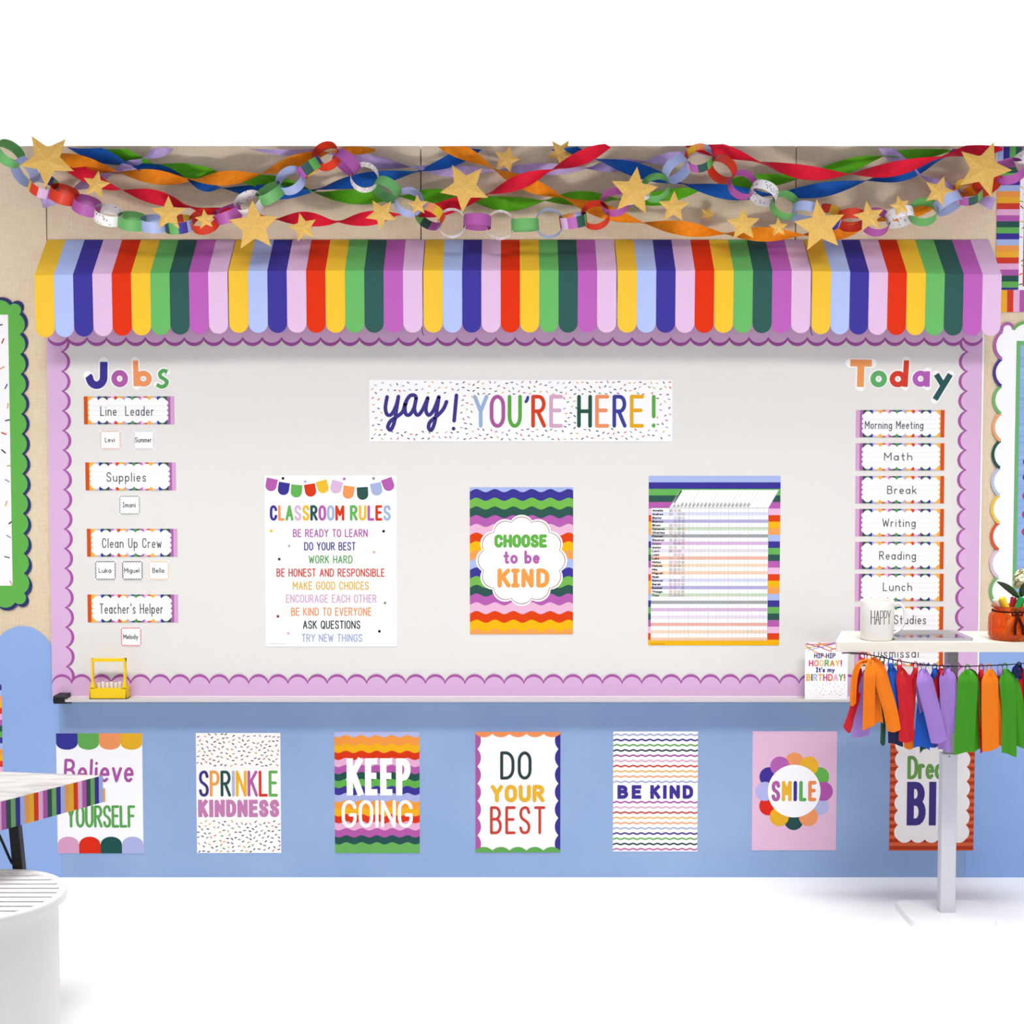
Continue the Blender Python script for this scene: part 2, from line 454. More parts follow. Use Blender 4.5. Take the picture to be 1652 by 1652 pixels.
# ================================================================== WHITEBOARD
BV = 835
wb_org = W(830, 835, 0)
wb = thing('whiteboard', (wb_org.x, 0, W(830, 1130, 0).z), 'long whiteboard with a marker tray, edged in lilac scalloped trim under the striped awning', 'whiteboard')
Tb = 0.014
A = Art(830, BV, -Tb)
def bx(u): return W(u, BV, -Tb).x
zB0 = W(830, 1127, -Tb).z; zB1 = W(830, 470, -Tb).z
m = MB()
enamel = M((240, 238, 234), 0.35, 0.25)
m.box((bx(82), -Tb, zB0), (bx(1580), -0.0062, zB1), enamel)
m.build('writing_surface', wb)
m = MB(); al = M((222, 222, 226), 0.4, 0.4)
m.box((bx(80), -Tb - 0.001, zB0), (bx(81.6), -0.0062, zB1), al)
m.build('frame', wb); m = MB()
m.box((bx(1580.2), -Tb - 0.001, zB0), (bx(1583), -0.0062, zB1), M((250, 250, 250), 0.4, 0.4))
m.build('frame', wb)
TY = -0.078                                   # front of the tray
zt1 = W(830, 1128.5, TY).z; zt0 = W(830, 1132.5, TY).z
m = MB(); alu = M((214, 210, 208), 0.35, 0.5)
x0, x1 = W(92, 1130, TY).x, W(1572, 1130, TY).x
prof = [(-0.0062, zt1 + 0.004), (-Tb - 0.002, zt1 + 0.004), (-Tb - 0.006, zt1 - 0.0015), (TY + 0.010, zt1 - 0.0015), (TY + 0.006, zt1), (TY, zt1), (TY, zt0), (TY + 0.012, zt0 - 0.003), (-0.0062, zt0 - 0.014)]
m.prism([(x0, y, z) for y, z in prof], (x1 - x0, 0, 0), alu)
m.build('tray', wb)
for (ua, ub) in ((86, 104), (1556, 1574)):
    m = MB(); xa, xb = W(ua, 1128, TY - 0.004).x, W(ub, 1128, TY - 0.004).x
    q = [(-0.0062, zt1 + 0.012), (TY - 0.002, zt1 + 0.012), (TY - 0.006, zt1 + 0.008), (TY - 0.006, zt0 + 0.002), (TY, zt0 - 0.006), (-0.0062, zt0 - 0.018)]
    m.prism([(xa, y, z) for y, z in q], (xb - xa, 0, 0), M((18, 17, 20), 0.5, 0.3))
    tag(m.build('end_cap', wb), 'black plastic tray end cap')

# lilac scalloped trim: four strips
LIL = (230, 190, 230); PUR = (176, 92, 172)
def strip_v(uout, ucusp, amp, v0, v1, n, side, label, Y):
    a = Art((uout + ucusp) / 2, BV, Y)
    if side > 0:
        a.slab([(uout, v0)] + scallop((ucusp, v0), (ucusp, v1), n, amp, 1) + [(ucusp, v1), (uout, v1)], PUR, 0.0022)
        a.poly([(uout, v0)] + scallop((ucusp - 4.2, v0), (ucusp - 4.2, v1), n, amp, 1) + [(ucusp - 4.2, v1), (uout, v1)], LIL)
    else:
        a.slab([(uout, v1)] + scallop((ucusp, v1), (ucusp, v0), n, amp, 1) + [(ucusp, v0), (uout, v0)], PUR, 0.0022)
        a.poly([(uout, v1)] + scallop((ucusp + 4.2, v1), (ucusp + 4.2, v0), n, amp, 1) + [(ucusp + 4.2, v0), (uout, v0)], LIL)
    return a.done('scalloped_border', label, 'bulletin board trim', 'lilac scalloped trim around the whiteboard')
strip_v(80.5, 106.5, 10.5, 536, 1107, 18, 1, 'lilac scalloped border strip down the left edge of the whiteboard', -Tb)
strip_v(1579.5, 1554, 11, 536, 1107, 18, -1, 'lilac scalloped border strip down the right edge of the whiteboard', -Tb)
def strip_h(u0, u1, vout, vcusp, n, amp, up, label, Y):
    a = Art((u0 + u1) / 2, (vout + vcusp) / 2, Y)
    if up:
        a.slab([(u0, vout)] + scallop((u0, vcusp), (u1, vcusp), n, amp, 1) + [(u1, vcusp), (u1, vout)], PUR, 0.0018)
        a.poly([(u0, vout)] + scallop((u0, vcusp + 4.2), (u1, vcusp + 4.2), n, amp, 1) + [(u1, vcusp + 4.2), (u1, vout)], LIL)
    else:
        a.slab([(u1, vout)] + scallop((u1, vcusp), (u0, vcusp), n, amp, 1) + [(u0, vcusp), (u0, vout)], PUR, 0.0018)
        a.poly([(u1, vout)] + scallop((u1, vcusp - 5.4), (u0, vcusp - 5.4), n, amp, 1) + [(u0, vcusp - 5.4), (u0, vout)], LIL)
    return a.done('scalloped_border', label, 'bulletin board trim', 'lilac scalloped trim around the whiteboard')
strip_h(84.5, 1574, 1124, 1099.5, 47, 12, True, 'lilac scalloped border strip along the bottom of the whiteboard above the tray', -Tb - 0.0026)
strip_h(77.5, 1585, 515, 549, 48, 9.5, False, 'lilac scalloped border strip along the top of the whiteboard in the shade of the awning', -Tb - 0.0026)

# ================================================================== AWNING
AW = [YELLOW, BLUE, NAVY, LILAC, RED, YELLOW, GREEN, DKGREEN, ORCHID, LILAC]
aw_col = [(250, 202, 62), (182, 200, 248), (64, 58, 158), (232, 196, 232), (228, 52, 14), (250, 202, 56), (110, 190, 104), (50, 94, 88), (192, 100, 190), (232, 196, 232)]
AYF = -0.128
edges = [(55.5, 366.9, 444, 438.5, 544.5, 538), (368.7, 681.3, 437, 436.5, 537, 536.5), (683.1, 994.6, 436.5, 436.5, 536.5, 536.5), (996.4, 1308.4, 436.5, 437, 536.5, 537.5), (1310.3, 1616, 437.5, 443.5, 539, 542)]
places = ['striped paper awning section at the far left end, sloping down towards the left',
          'striped paper awning section between the far left one and the middle one',
          'striped paper awning section in the middle above the welcome banner',
          'striped paper awning section between the middle one and the far right one',
          'striped paper awning section at the far right end above the word Today']
for (ua, ub, fa, fb, ta, tb), lab in zip(edges, places):
    xa, xb = W(ua, 440, AYF).x, W(ub, 440, AYF).x
    zt_ = W(826, 386.5, -0.012).z
    root = thing('awning', ((xa + xb) / 2, 0, zt_), lab, 'awning', 'striped awning sections over the whiteboard')
    def zf(t, p, q): return W(826, p + (q - p) * t, AYF).z
    can = MB(); val = MB()
    for i, c in enumerate(aw_col):
        mt = M(c, 0.5, 0.1, 'aw')
        t0, t1 = i / 10, (i + 1) / 10
        X0, X1 = xa + (xb - xa) * t0, xa + (xb - xa) * t1
        can.face([(X0, AYF, zf(t0, fa, fb)), (X1, AYF, zf(t1, fa, fb)), (X1, -0.004, zt_), (X0, -0.004, zt_)], mt)
        can.face([(X0, -0.004, zt_), (X1, -0.004, zt_), (X1, -0.002, zt_ - 0.02), (X0, -0.002, zt_ - 0.02)], mt)
        r = (X1 - X0) / 2 * 0.985; zc = zf((t0 + t1) / 2, ta, tb) + r; xc = (X0 + X1) / 2
        e = 0.004                       # the flap hangs a touch inwards
        pts = [(X0, AYF, zf(t0, fa, fb)), (X0 + 0.0003, AYF + e, zc)] + [(xc - r * math.cos(R(180 * k / 14)), AYF + e, zc - r * math.sin(R(180 * k / 14))) for k in range(15)] + [(X1 - 0.0003, AYF + e, zc), (X1, AYF, zf(t1, fa, fb))]
        val.face(pts, mt)
    if ub in (681.3, 1308.4):
        mb = MB(); mb.tube([W(ub - .6, 527, AYF + .006), W(ub, 536, AYF + .005), W(ub + 2.2, 541, AYF + .003)], .0013, M((30, 28, 30), .6), 6)
        tag(mb.build('tie', root), 'thin black tie at the seam')
    for mb, nm in ((can, 'canopy'), (val, 'valance')):
        o = mb.build(nm, root)
        sol = o.modifiers.new('thickness', 'SOLIDIFY'); sol.thickness = 0.0012; sol.offset = 0

# ================================================================== POSTERS AND CARDS ON THE WHITEBOARD
YB = -Tb - 0.0002
rnd = random.Random(7)
# welcome banner
a = Art(840, 662, YB); a.slab(rect4(596, 613, 1084.5, 712.5), WHITE, 0.0012)
a.sprinkle(600, 616, 1081, 709, 310, 3.8, 1.6, rnd, [(617, 634, 742, 696), (762, 636, 910, 692), (930, 636, 1060, 692)], cols=[(70,64,130),(96,160,90),(60,84,80),(160,96,160),(236,170,110),(230,190,90),(214,96,76),(150,170,210),(60,58,66)], mind=7.5)
zz = lambda pts: [(580 + x / 3.177, 590 + y / 3.177) for x, y in pts]
def script(*pts): return [(p[0], p[1]) for p in spline([(x, y, 0) for x, y in zz(pts)], 6)]
NV = (66, 60, 140)
a.stroke(script((142,160),(133,215),(142,250),(165,248),(188,205),(200,158)), 6, NV)
a.stroke(script((200,158),(190,220),(178,290),(160,328),(145,315),(158,285),(190,262),(222,235),(236,190),(258,155),(282,152),(291,165)), 6, NV)
a.stroke(script((291,165),(280,215),(258,250),(238,248),(233,215),(240,185)), 6, NV)
a.stroke(script((291,165),(282,225),(298,253),(322,228),(350,165)), 6, NV)
a.stroke(script((350,165),(340,225),(355,253),(380,228),(407,160)), 6, NV)
a.stroke(script((407,160),(396,230),(384,295),(368,330),(354,318),(362,288),(400,255),(430,222),(446,185)), 6, NV)
a.stroke(zz([(497,152),(485,282)]), 6, NV); a.stroke(zz([(482,322),(482,323)]), 6, NV)
for ch, u0, u1, c in (('Y', 763, 788, (160,186,222)), ('O', 790, 815, (176,96,160)), ('U', 819, 842, (96,176,72)), ('R', 857, 881, (220,70,36)), ('E', 886, 908, (222,178,204)),
                      ('H', 931, 955, (40,90,74)), ('E', 960, 983, (248,154,108)), ('R', 988, 1011, (64,70,160)), ('E', 1016, 1039, (240,180,36)), ('!', 1051, 1058, (100,180,80))):
    a.fit(ch, u0, u1, 637, 690, 6, c)
a.stroke([(851.5, 641), (850.5, 645), (848.5, 648)], 5, (64, 70, 160))
a.done('welcome_banner', 'wide white sprinkle banner reading yay you\'re here on the whiteboard', 'banner')

# classroom rules
a = Art(534, 905, YB); a.slab(rect4(428, 767, 640, 1043), (253, 252, 252), 0.0012)
f = lambda x, y: (400 + x / 3.933, 740 + y / 3.933)
for x, y, c, rot in ((152,165,ORCHID,12),(230,190,NAVY,9),(311,205,GREEN,5),(400,200,RED,-9),(478,178,YELLOW,-16),(563,180,LILAC,16),(640,213,ORANGE,8),(730,220,DKGREEN,-3),(818,193,(172,188,228),-11),(893,164,ORCHID,-20)):
    cx, cy = f(x, y); cs, sn = math.cos(R(rot)), math.sin(R(rot))
    loc = [(-9, -10), (9, -10), (9, 2)] + arc(0, 2, 9, 8.5, 0, 180, 8) + [(-9, 2)]
    a.poly([(cx + p * cs - q * sn, cy + p * sn + q * cs) for p, q in loc], c)
for x, y, c in ((227,125,BLACK),(367,145,BLUE),(614,128,ORCHID),(800,125,(150,160,150)),(149,458,YELLOW),(862,460,BLACK),(262,553,(190,196,190)),(800,593,(230,180,170)),(199,637,(50,60,70)),(869,915,(130,160,120)),(188,1000,(150,60,50)),(832,1095,BLACK),(253,1108,LILAC)):
    a.disc(*f(x, y), 2.4, c, n=8)
tc_ = [NAVY, ORANGE, GREEN, LILAC, YELLOW, DKGREEN, ORCHID, (168,190,226), RED]
a.text('CLASSROOM', 436, 556, 815, 840, 4.2, tc_, gap=.34); a.text('RULES', 565, 631, 815, 840, 4.2, [GREEN, YELLOW, ORCHID, RED, (168,190,226)], gap=.34)
for s, u0, u1, v0, v1, c in (('BE READY TO LEARN', 473, 593.5, 853.5, 866.5, (184,100,176)), ('DO YOUR BEST', 491, 574, 874.5, 888, (70,66,150)), ('WORK HARD', 498, 569, 896, 909, (100,172,92)),
        ('BE HONEST AND RESPONSIBLE', 446, 620.5, 917, 930.5, (212,74,52)), ('MAKE GOOD CHOICES', 472, 595, 938, 951.5, (236,190,70)), ('ENCOURAGE EACH OTHER', 461, 607.5, 959, 972.5, (222,178,210)),
        ('BE KIND TO EVERYONE', 469, 599, 980, 993.5, (244,160,100)), ('ASK QUESTIONS', 488, 581, 1001, 1014.5, (52,70,72)), ('TRY NEW THINGS', 486, 584, 1022.5, 1035.5, (172,186,222))):
    a.text(s, u0, u1, v0, v1, 1.75, c, gap=.28)
a.stroke([(434, 1038.5), (458, 1038.5)], 0.7, (200, 200, 200))
a.done('classroom_rules_poster', 'tall white classroom rules poster with a bunting heading, left on the whiteboard', 'poster', 'posters on the whiteboard')

# choose to be kind
a = Art(841.5, 904.5, YB); a.slab(rect4(758, 786, 924.5, 1023), WHITE, 0.0012)
WV = [BLUE, NAVY, (120,192,80), DKGREEN, ORCHID, (240,190,220), (230,68,16), (252,190,14), (252,166,84)]
a.wave(758, 924.5, 786, 1023, [791.4 + 14.05 * k for k in range(17)], WV, 29.7, 2.6, 768.8)
def cloud(cx, cy, rc, amp, n, sq=1.0, off=15, m=8):
    pts = []
    for i in range(n):
        a0, a1 = R(off + 360 / n * i), R(off + 360 / n * (i + 1))
        pts += scallop((cx + rc * math.cos(a0), cy + rc * sq * math.sin(a0)), (cx + rc * math.cos(a1), cy + rc * sq * math.sin(a1)), 1, amp, 1, m)
    return pts
a.poly(cloud(841.4, 904, 66.5, 9.5, 12), (255, 252, 250), 2)
a.poly(cloud(841.4, 904, 63.6, 9.2, 12), (150, 90, 70), 3)
a.poly(cloud(841.4, 904, 62.5, 9.1, 12), (255, 253, 252), 4)
a.text('CHOOSE', 797.5, 882.5, 862, 883.5, 5.6, (104,184,76), 5, gap=.34)
a.text('to be', 812, 871, 888, 909.5, 4.2, (184,100,176), 5, gap=.3)
u = 803
for ch, u0, u1 in (('K', 802.5, 824), ('i_', 824.5, 838.5), ('N', 841, 861), ('D', 865, 886)): a.fit(ch, u0, u1, 917, 948, 7.2, (250,164,80), 5)
a.done('kindness_poster', 'poster reading choose to be kind on rainbow waves, centre of the whiteboard', 'poster', 'posters on the whiteboard')

# incentive chart
a = Art(1152, 904.5, YB); a.slab(rect4(1046, 767.5, 1258, 1041), WHITE, 0.0012)
f = lambda x, y: (1030 + x / 5.33, 750 + y / 5.33)
CH = [BLUE, NAVY, GREEN, DKGREEN, ORCHID, (244,194,228), (230,70,20), (252,190,16), (252,168,88)]
v = 767.5; i = 0
while v < 1041:
    a.rect(1046, v, 1258, min(v + 10.58, 1041), CH[i % 9]); v += 10.58; i += 1
a.poly([f(370,215), f(1200,215), f(1112,370), f(262,370)], WHITE, 2)
a.rect(*f(108,370), *f(1112,1510), WHITE, 2)
rows = [(226,230,248),(186,182,226),(206,226,200),(164,170,170),(222,188,226),(238,228,242),(246,190,166),(248,226,192),(250,216,186),(220,226,246),(186,180,226),(206,226,200),(164,170,170),(222,188,222),(240,228,242),(242,184,168),(248,222,192),(250,204,164)]
for k, c in enumerate(rows):
    y = 420 + k * 63.4
    a.rect(*f(108, y - 14), *f(1112, y + 14), c, 3)
for k in range(26):
    x = 262 + k * 34
    if x > 1112: break
    a.stroke([f(x, 370), f(x, 1510)], 0.35 if k % 5 else 0.6, (196, 198, 206), 4, cap=False)
    a.stroke([f(x, 370), f(x + 88, 215)], 0.35 if k % 5 else 0.5, (206, 206, 214), 4, cap=False)
a.stroke([f(108, 370), f(1112, 370)], 0.5, (150, 150, 160), 4, cap=False); a.stroke([f(262, 370), f(262, 1510)], 0.5, (170, 170, 180), 4, cap=False)
nm = ['Amelia', 'Andrea', 'Bella', 'Bianca', 'Blair', 'Cameron', 'Charles', 'Daniel', 'Eleanor', 'Imani', 'Isaac', 'Levi', 'Liam', 'Luka', 'Mateo', 'Melody', 'Mia', 'Miguel', 'Noah', 'Samuel', 'Sarah', 'Summer', 'Thiago', 'Theo']
for k, s_ in enumerate(nm):
    y = 392 + k * 31.7
    s_ = ''.join(ch if ch in GL else 'o' for ch in s_)
    a.text(s_, *[q for q in (f(116, 0)[0], f(116 + 15.5 * len(s_), 0)[0])], f(0, y - 10)[1], f(0, y + 9)[1], 0.95, (70, 66, 74), 5, gap=.2)
    for x in (278, 314, 348, 382):
        if rnd.random() < 0.86:
            u, vv = f(x, y); c = rnd.choice([(150,130,140), (120,120,130), (210,140,120), (180,130,180), (190,170,170)])
            a.stroke(arc(u, vv, 1.7, 1.7, 0, 360, 8), 0.8, c, 5)
for k in range(20):
    x = 300 + k * 33.5; u, vv = f(x, 352); h = 4 if k < 2 else 7
    a.stroke([(u - 1.2, vv + 1), (u + 1.8, vv - h + 2)], 0.9, (96, 92, 100), 5); a.stroke([(u + 0.4, vv + 1.2), (u + 3.2, vv - h + 4)], 0.8, (110, 106, 112), 5)
a.stroke([f(304, 325), f(366, 225)], 1.6, (60, 56, 66), 5)
a.rect(1050, 1038, 1072, 1038.8, (190, 140, 40), 5)
a.done('incentive_chart', 'tall incentive chart with a tinted grid and rainbow striped edge, right on the whiteboard', 'chart', 'posters on the whiteboard')

# heading cards and schedule cards
HS = [(228,92,40), (254,200,110), (252,174,96), (190,200,240), (60,60,140), (70,120,80), (60,86,80), (190,110,184), (236,190,226), (224,70,40), (250,190,60), (252,174,96)]
def strip_card(u0, v0, w, h, txt, tu0, tu1, tv0, tv1, flip, name, label, cat, group, tw=1.5):
    a = Art(u0 + w / 2, v0 + h / 2, YB); a.slab(rect4(u0, v0, u0 + w, v0 + h), WHITE, 0.001)
    seq = [(220,86,34), (250,186,84), (252,200,120), (190,200,240), (58,58,142), (84,150,84), (52,84,76), (186,112,184), (240,196,226), (222,76,40), (248,186,60), (252,172,96), (178,190,236), (58,58,142), (84,160,84), (52,84,76), (176,104,176), (238,196,226), (224,84,48), (250,186,84), (252,190,120), (178,192,236), (58,58,150), (96,150,90), (52,84,76), (176,104,176), (224,172,216)]
    n = len(seq); ed = [0, 6.2] + [6.2 + (w - 6.2 - 6.5) * k / (n - 2) for k in range(1, n - 1)] + [w]
    for k in range(n):
        x0, x1 = ed[k], ed[k + 1]
        if flip: x0, x1 = w - x1, w - x0
        a.rect(u0 + x0, v0, u0 + x1, v0 + h, seq[k], 1)
    l, r = (10, 13) if not flip else (13, 10)
    p, q, t, b = u0 + l, u0 + w - r, v0 + 6.4, v0 + h - 6.4
    sc = scallop((p, t), (q, t), 9, 4.2) + scallop((q, t), (q, b), 4, 3.2) + scallop((q, b), (p, b), 9, 4.2) + scallop((p, b), (p, t), 4, 3.2)
    a.poly(sc, (253, 252, 253), 2)
    for k in range(3): a.rect(p + 3, v0 + h * (.34 + .17 * k), q - 3, v0 + h * (.34 + .17 * k) + .5, (236, 238, 244), 3)
    a.text(txt, tu0, tu1, tv0, tv1, tw, (96, 94, 100), 4, gap=.3)
    return a.done(name, label, cat, group)
for (u0, v0, t, b) in ((135.5, 639.5, 'Line  Leader', (162, 248.5, 655, 671)), (138, 746, 'Supplies', (172, 236, 762, 777)), (140.5, 853, 'Clean Up Crew', (165, 261, 868, 884)), (141.5, 959, "Teacher's Helper", (161, 263.5, 973.5, 990))):
    strip_card(u0, v0, 146, 45, t, *b, False, 'heading_card', {'L': 'top heading card of the jobs column reading line leader', 'S': 'heading card of the jobs column reading supplies', 'C': 'heading card of the jobs column reading clean up crew', 'T': 'lowest heading card of the jobs column reading teacher\'s helper'}[t[0]], 'card', 'heading cards under the word Jobs')
for (v0, t, b, w, lab) in ((661.5, 'Morning Meeting', (1395, 1489.5, 679, 692), 1.4, 'topmost schedule card reading morning meeting under the word Today'), (715, 'Math', (1426, 1471.5, 730, 743), 1.5, 'schedule card reading math, second from the top'),
        (768, 'Break', (1431, 1478.5, 783.5, 797), 1.5, 'schedule card reading break, third from the top'), (821, 'Writing', (1423, 1477, 836.5, 850), 1.5, 'schedule card reading writing, fourth from the top'), (874, 'Reading', (1418, 1477.5, 889, 903), 1.5, 'schedule card reading reading, above the lunch card'),
        (925.5, 'Lunch', (1424, 1471, 939.5, 953.5), 1.5, 'schedule card reading lunch, just above the mug'), (978.5, 'Social Studies', (1393, 1494, 992, 1007), 1.5, 'schedule card ending in studies, half hidden by the white mug'), (1030.5, 'Dismissal', (1409, 1482, 1046, 1061), 1.5, 'lowest schedule card reading dismissal, half hidden by the standing table')):
    strip_card(1380.5 - (v0 - 661) * .006, v0, 143, 44, t, *b, True, 'schedule_card', lab, 'card', 'schedule cards under the word Today', w)
for (u0, v0, s, c, lab) in ((161, 694, 'Levi', (240,190,170), 'small name card with pale peach edge under the line leader heading'), (215, 694, 'Summer', (216,220,232), 'small name card with pale grey edge under the line leader heading'),
        (192, 799, 'Imani', (150,170,150), 'small name card with grey-green edge alone under the supplies heading'), (153, 904.5, 'Luka', (110,116,124), 'small dark-edged name card, left of three under the clean up crew heading'), (196.5, 904.5, 'Miguel', (92,90,110), 'small dark-edged name card, middle of three under the clean up crew heading'),
        (239, 904.5, 'Bella', (246,210,140), 'small yellow-edged name card, right of three under the clean up crew heading'), (194.5, 1011.5, 'Melody', (226,120,110), 'small red-edged name card under the teacher\'s helper heading')):
    a = Art(u0 + 17, v0 + 15.5, YB); a.slab(rect4(u0, v0, u0 + 34.5, v0 + 31.5), (252, 250, 250), 0.001)
    p, q, t, b = u0 + 2.6, u0 + 31.9, v0 + 2.6, v0 + 28.9
    sc = scallop((p, t), (q, t), 7, 1.7, 1, 4) + scallop((q, t), (q, b), 6, 1.7, 1, 4) + scallop((q, b), (p, b), 7, 1.7, 1, 4) + scallop((p, b), (p, t), 6, 1.7, 1, 4)
    a.stroke(sc + sc[:1], 1.1, c, 1)
    wd_ = {'Levi': 16, 'Summer': 27, 'Imani': 21, 'Luka': 20, 'Miguel': 25, 'Bella': 19, 'Melody': 24}[s]
    a.text(s.replace('I', '|'), u0 + 16.5 - wd_ / 2, u0 + 16.5 + wd_ / 2, v0 + 11.5, v0 + 19.5, 0.95, (70, 68, 76), 3, gap=.24)
    a.done('name_card', lab, 'card', 'small name cards in the jobs column')

# cut-out letters
def cutout(ch, box, w, col, label, group, cat='letter', strokes=None):
    u0, u1, v0, v1 = box
    a = Art((u0 + u1) / 2, (v0 + v1) / 2, YB); a.t = 0.0
    mw = M((253, 252, 252), 0.5)
    def put(wd, colr, t0, t1):
        mm = M(colr, 0.5)
        def emit(q):
            a.n = (getattr(a, 'n', 0) + 1) % 40
            fr = [a.P(x, y, t1 + a.n * 9e-6) for x, y in q]; bk = [a.P(x, y, t0) for x, y in q]
            a.face(fr, mm)
            for k in range(len(q)): a.face([fr[k], bk[k], bk[(k+1) % len(q)], fr[(k+1) % len(q)]], mm)
        for st in strokes:
            a.stroke(st, wd, colr, 0, cap=(colr[0] > 251), emit=emit)
    put(w + 4.6, (253, 252, 252), 0.0, 0.0012)
    put(w, col, 0.0016, 0.0024)
    return a.done('cutout_letter', label, cat, group)
JG = 'cut-out letters spelling Jobs'
cutout('J', (137, 174, 583, 628), 12, NAVY, 'navy cut-out capital letter J starting the word Jobs', JG, strokes=[[(168, 584), (167.5, 606)] + arc(156, 608, 11.5, 13.5, 0, 175, 16) + [(142.5, 606.5)]])
cutout('o', (180, 206, 597, 624), 8.6, (184, 98, 176), 'purple cut-out letter o in the word Jobs', JG, strokes=[arc(193.3, 610.8, 9, 9.4, 0, 360, 20)])
cutout('b', (215, 245, 581, 624), 8.4, (248, 160, 104), 'peach cut-out letter b in the word Jobs', JG, strokes=[[(219, 582), (220, 623)], arc(231.5, 611, 9.3, 8.6, 0, 360, 20)])
cutout('s', (251, 273, 595, 627), 6, (92, 174, 96), 'green cut-out letter s ending the word Jobs', JG, strokes=[[(p[0], p[1]) for p in spline([(270,600,0),(264,598,0),(258.5,602,0),(259.5,608,0),(265,611.5,0),(269.5,616,0),(266.5,622,0),(260,624,0),(253,620.5,0)], 5)]])
TG = 'cut-out letters spelling Today'
cutout('T', (1371, 1406, 581, 624), 11, (248, 162, 92), 'peach cut-out capital letter T starting the word Today', TG, strokes=[[(1371.5, 585.5), (1406, 586)], [(1388.5, 588), (1388, 624)]])
cutout('o', (1404, 1430, 598, 625), 8.2, (100, 182, 110), 'green cut-out letter o in the word Today', TG, strokes=[arc(1417.3, 611.3, 9.2, 9.4, 0, 360, 20)])
cutout('d', (1435, 1466, 581, 625), 8.4, (222, 66, 48), 'red cut-out letter d in the word Today', TG, strokes=[[(1462, 581.5), (1460, 624)], arc(1448.5, 611.5, 9.2, 9, 0, 360, 20)])
cutout('a', (1472, 1500, 598, 624), 8, (186, 100, 190), 'purple cut-out letter a in the word Today', TG, strokes=[arc(1484.8, 611, 8.8, 9, 0, 360, 20), [(1496, 599), (1495.5, 624)]])
cutout('y', (1504, 1536, 601, 647), 9, (48, 92, 92), 'dark green cut-out letter y ending the word Today', TG, strokes=[[(1510, 604), (1522, 623)], [(1532.5, 604), (1508.5, 644.5)]])

# ================================================================== POSTERS ON THE BLUE WALL
YW = -0.0032; LG = 'posters in the row on the blue wall'
a = Art(162, 1280, YW); a.slab(rect4(92, 1183, 230.5, 1376.5), (250, 250, 252), 0.0012)
for k, c in enumerate([(58,56,152), (104,178,88), (250,158,100), (238,182,44)]):
    u0 = 92 + k * 34.6; a.poly([(u0, 1183), (u0 + 34.6, 1183), (u0 + 34.6, 1199)] + arc(u0 + 17.3, 1199, 17.3, 10.5, 0, 180) + [(u0, 1199)], c)
for k, c in enumerate([(222,166,200), (226,46,20), (32,84,78), (180,186,230)]):
    u0 = 92 + k * 34.6; a.poly([(u0, 1376.5), (u0, 1362)] + arc(u0 + 17.3, 1362, 17.3, 12.5, 180, 360) + [(u0 + 34.6, 1362), (u0 + 34.6, 1376.5)], c)
a.text('Believe', 103, 216, 1224, 1262, 4.6, (180, 90, 170), gap=.27, slant=.06)
a.text('IN', 143, 170, 1271, 1294, 4, (244, 160, 90), gap=.3); a.text('YOURSELF', 107, 218, 1299, 1335, 4.3, (98, 170, 86))
a.done('believe_poster', 'white poster reading believe in yourself with scalloped colour edges, behind the marble table', 'poster', LG)

a = Art(385, 1279, YW); a.slab(rect4(317, 1182.5, 453, 1376), (253, 250, 245), 0.0012)
SC = [(52,60,110), (50,84,76), (70,64,70), (120,100,130), (96,150,100), (210,120,90), (224,176,100), (150,130,160)]
a.sprinkle(319, 1184, 451, 1236, 120, 3.8, 1.6, rnd, cols=SC, mind=6); a.sprinkle(319, 1324, 451, 1374, 116, 3.8, 1.6, rnd, cols=SC, mind=6)
a.text('SPRINKLE', 321, 448.5, 1243, 1285, 4.6, [(66,58,130), (246,170,80), (40,82,80), (186,192,214), (246,186,50), (186,100,170), (222,64,40), (106,182,92)])
a.text('KINDNESS', 319.5, 450.5, 1290, 1318, 6.6, (204, 132, 182), gap=.46, cap='sq')
a.done('sprinkle_poster', 'white sprinkle-patterned poster reading sprinkle kindness on the blue wall', 'poster', LG)

a = Art(608.5, 1279, YW); a.slab(rect4(540, 1180.5, 677, 1376), WHITE, 0.0012)
KG = [(186,194,238), (252,160,70), (252,186,28), (226,56,16), (240,182,216), (186,94,174), (34,84,72), (100,180,76), (62,54,150), (178,186,232), (252,160,60), (252,182,30), (226,56,20), (240,180,214), (186,92,170), (40,84,80), (108,180,92)]
a.wave(540, 677, 1180.5, 1376, [1187.6 + 11.35 * k + (2.5 if k else 0) for k in range(16)], KG, 24.7, 1.9, 558.5)
for ch, u0, u1 in (('K', 559.5, 586), ('E', 589, 609), ('E', 613.5, 633), ('P', 639, 662.5)): a.fit(ch, u0, u1, 1223, 1283, 10.2, (254, 252, 250), 3, cap='sq')
a.text('GOING', 551, 666, 1290.5, 1335, 5.4, (254, 250, 246), 3)
a.done('keep_going_poster', 'rainbow wave poster reading keep going in white letters on the blue wall', 'poster', LG)

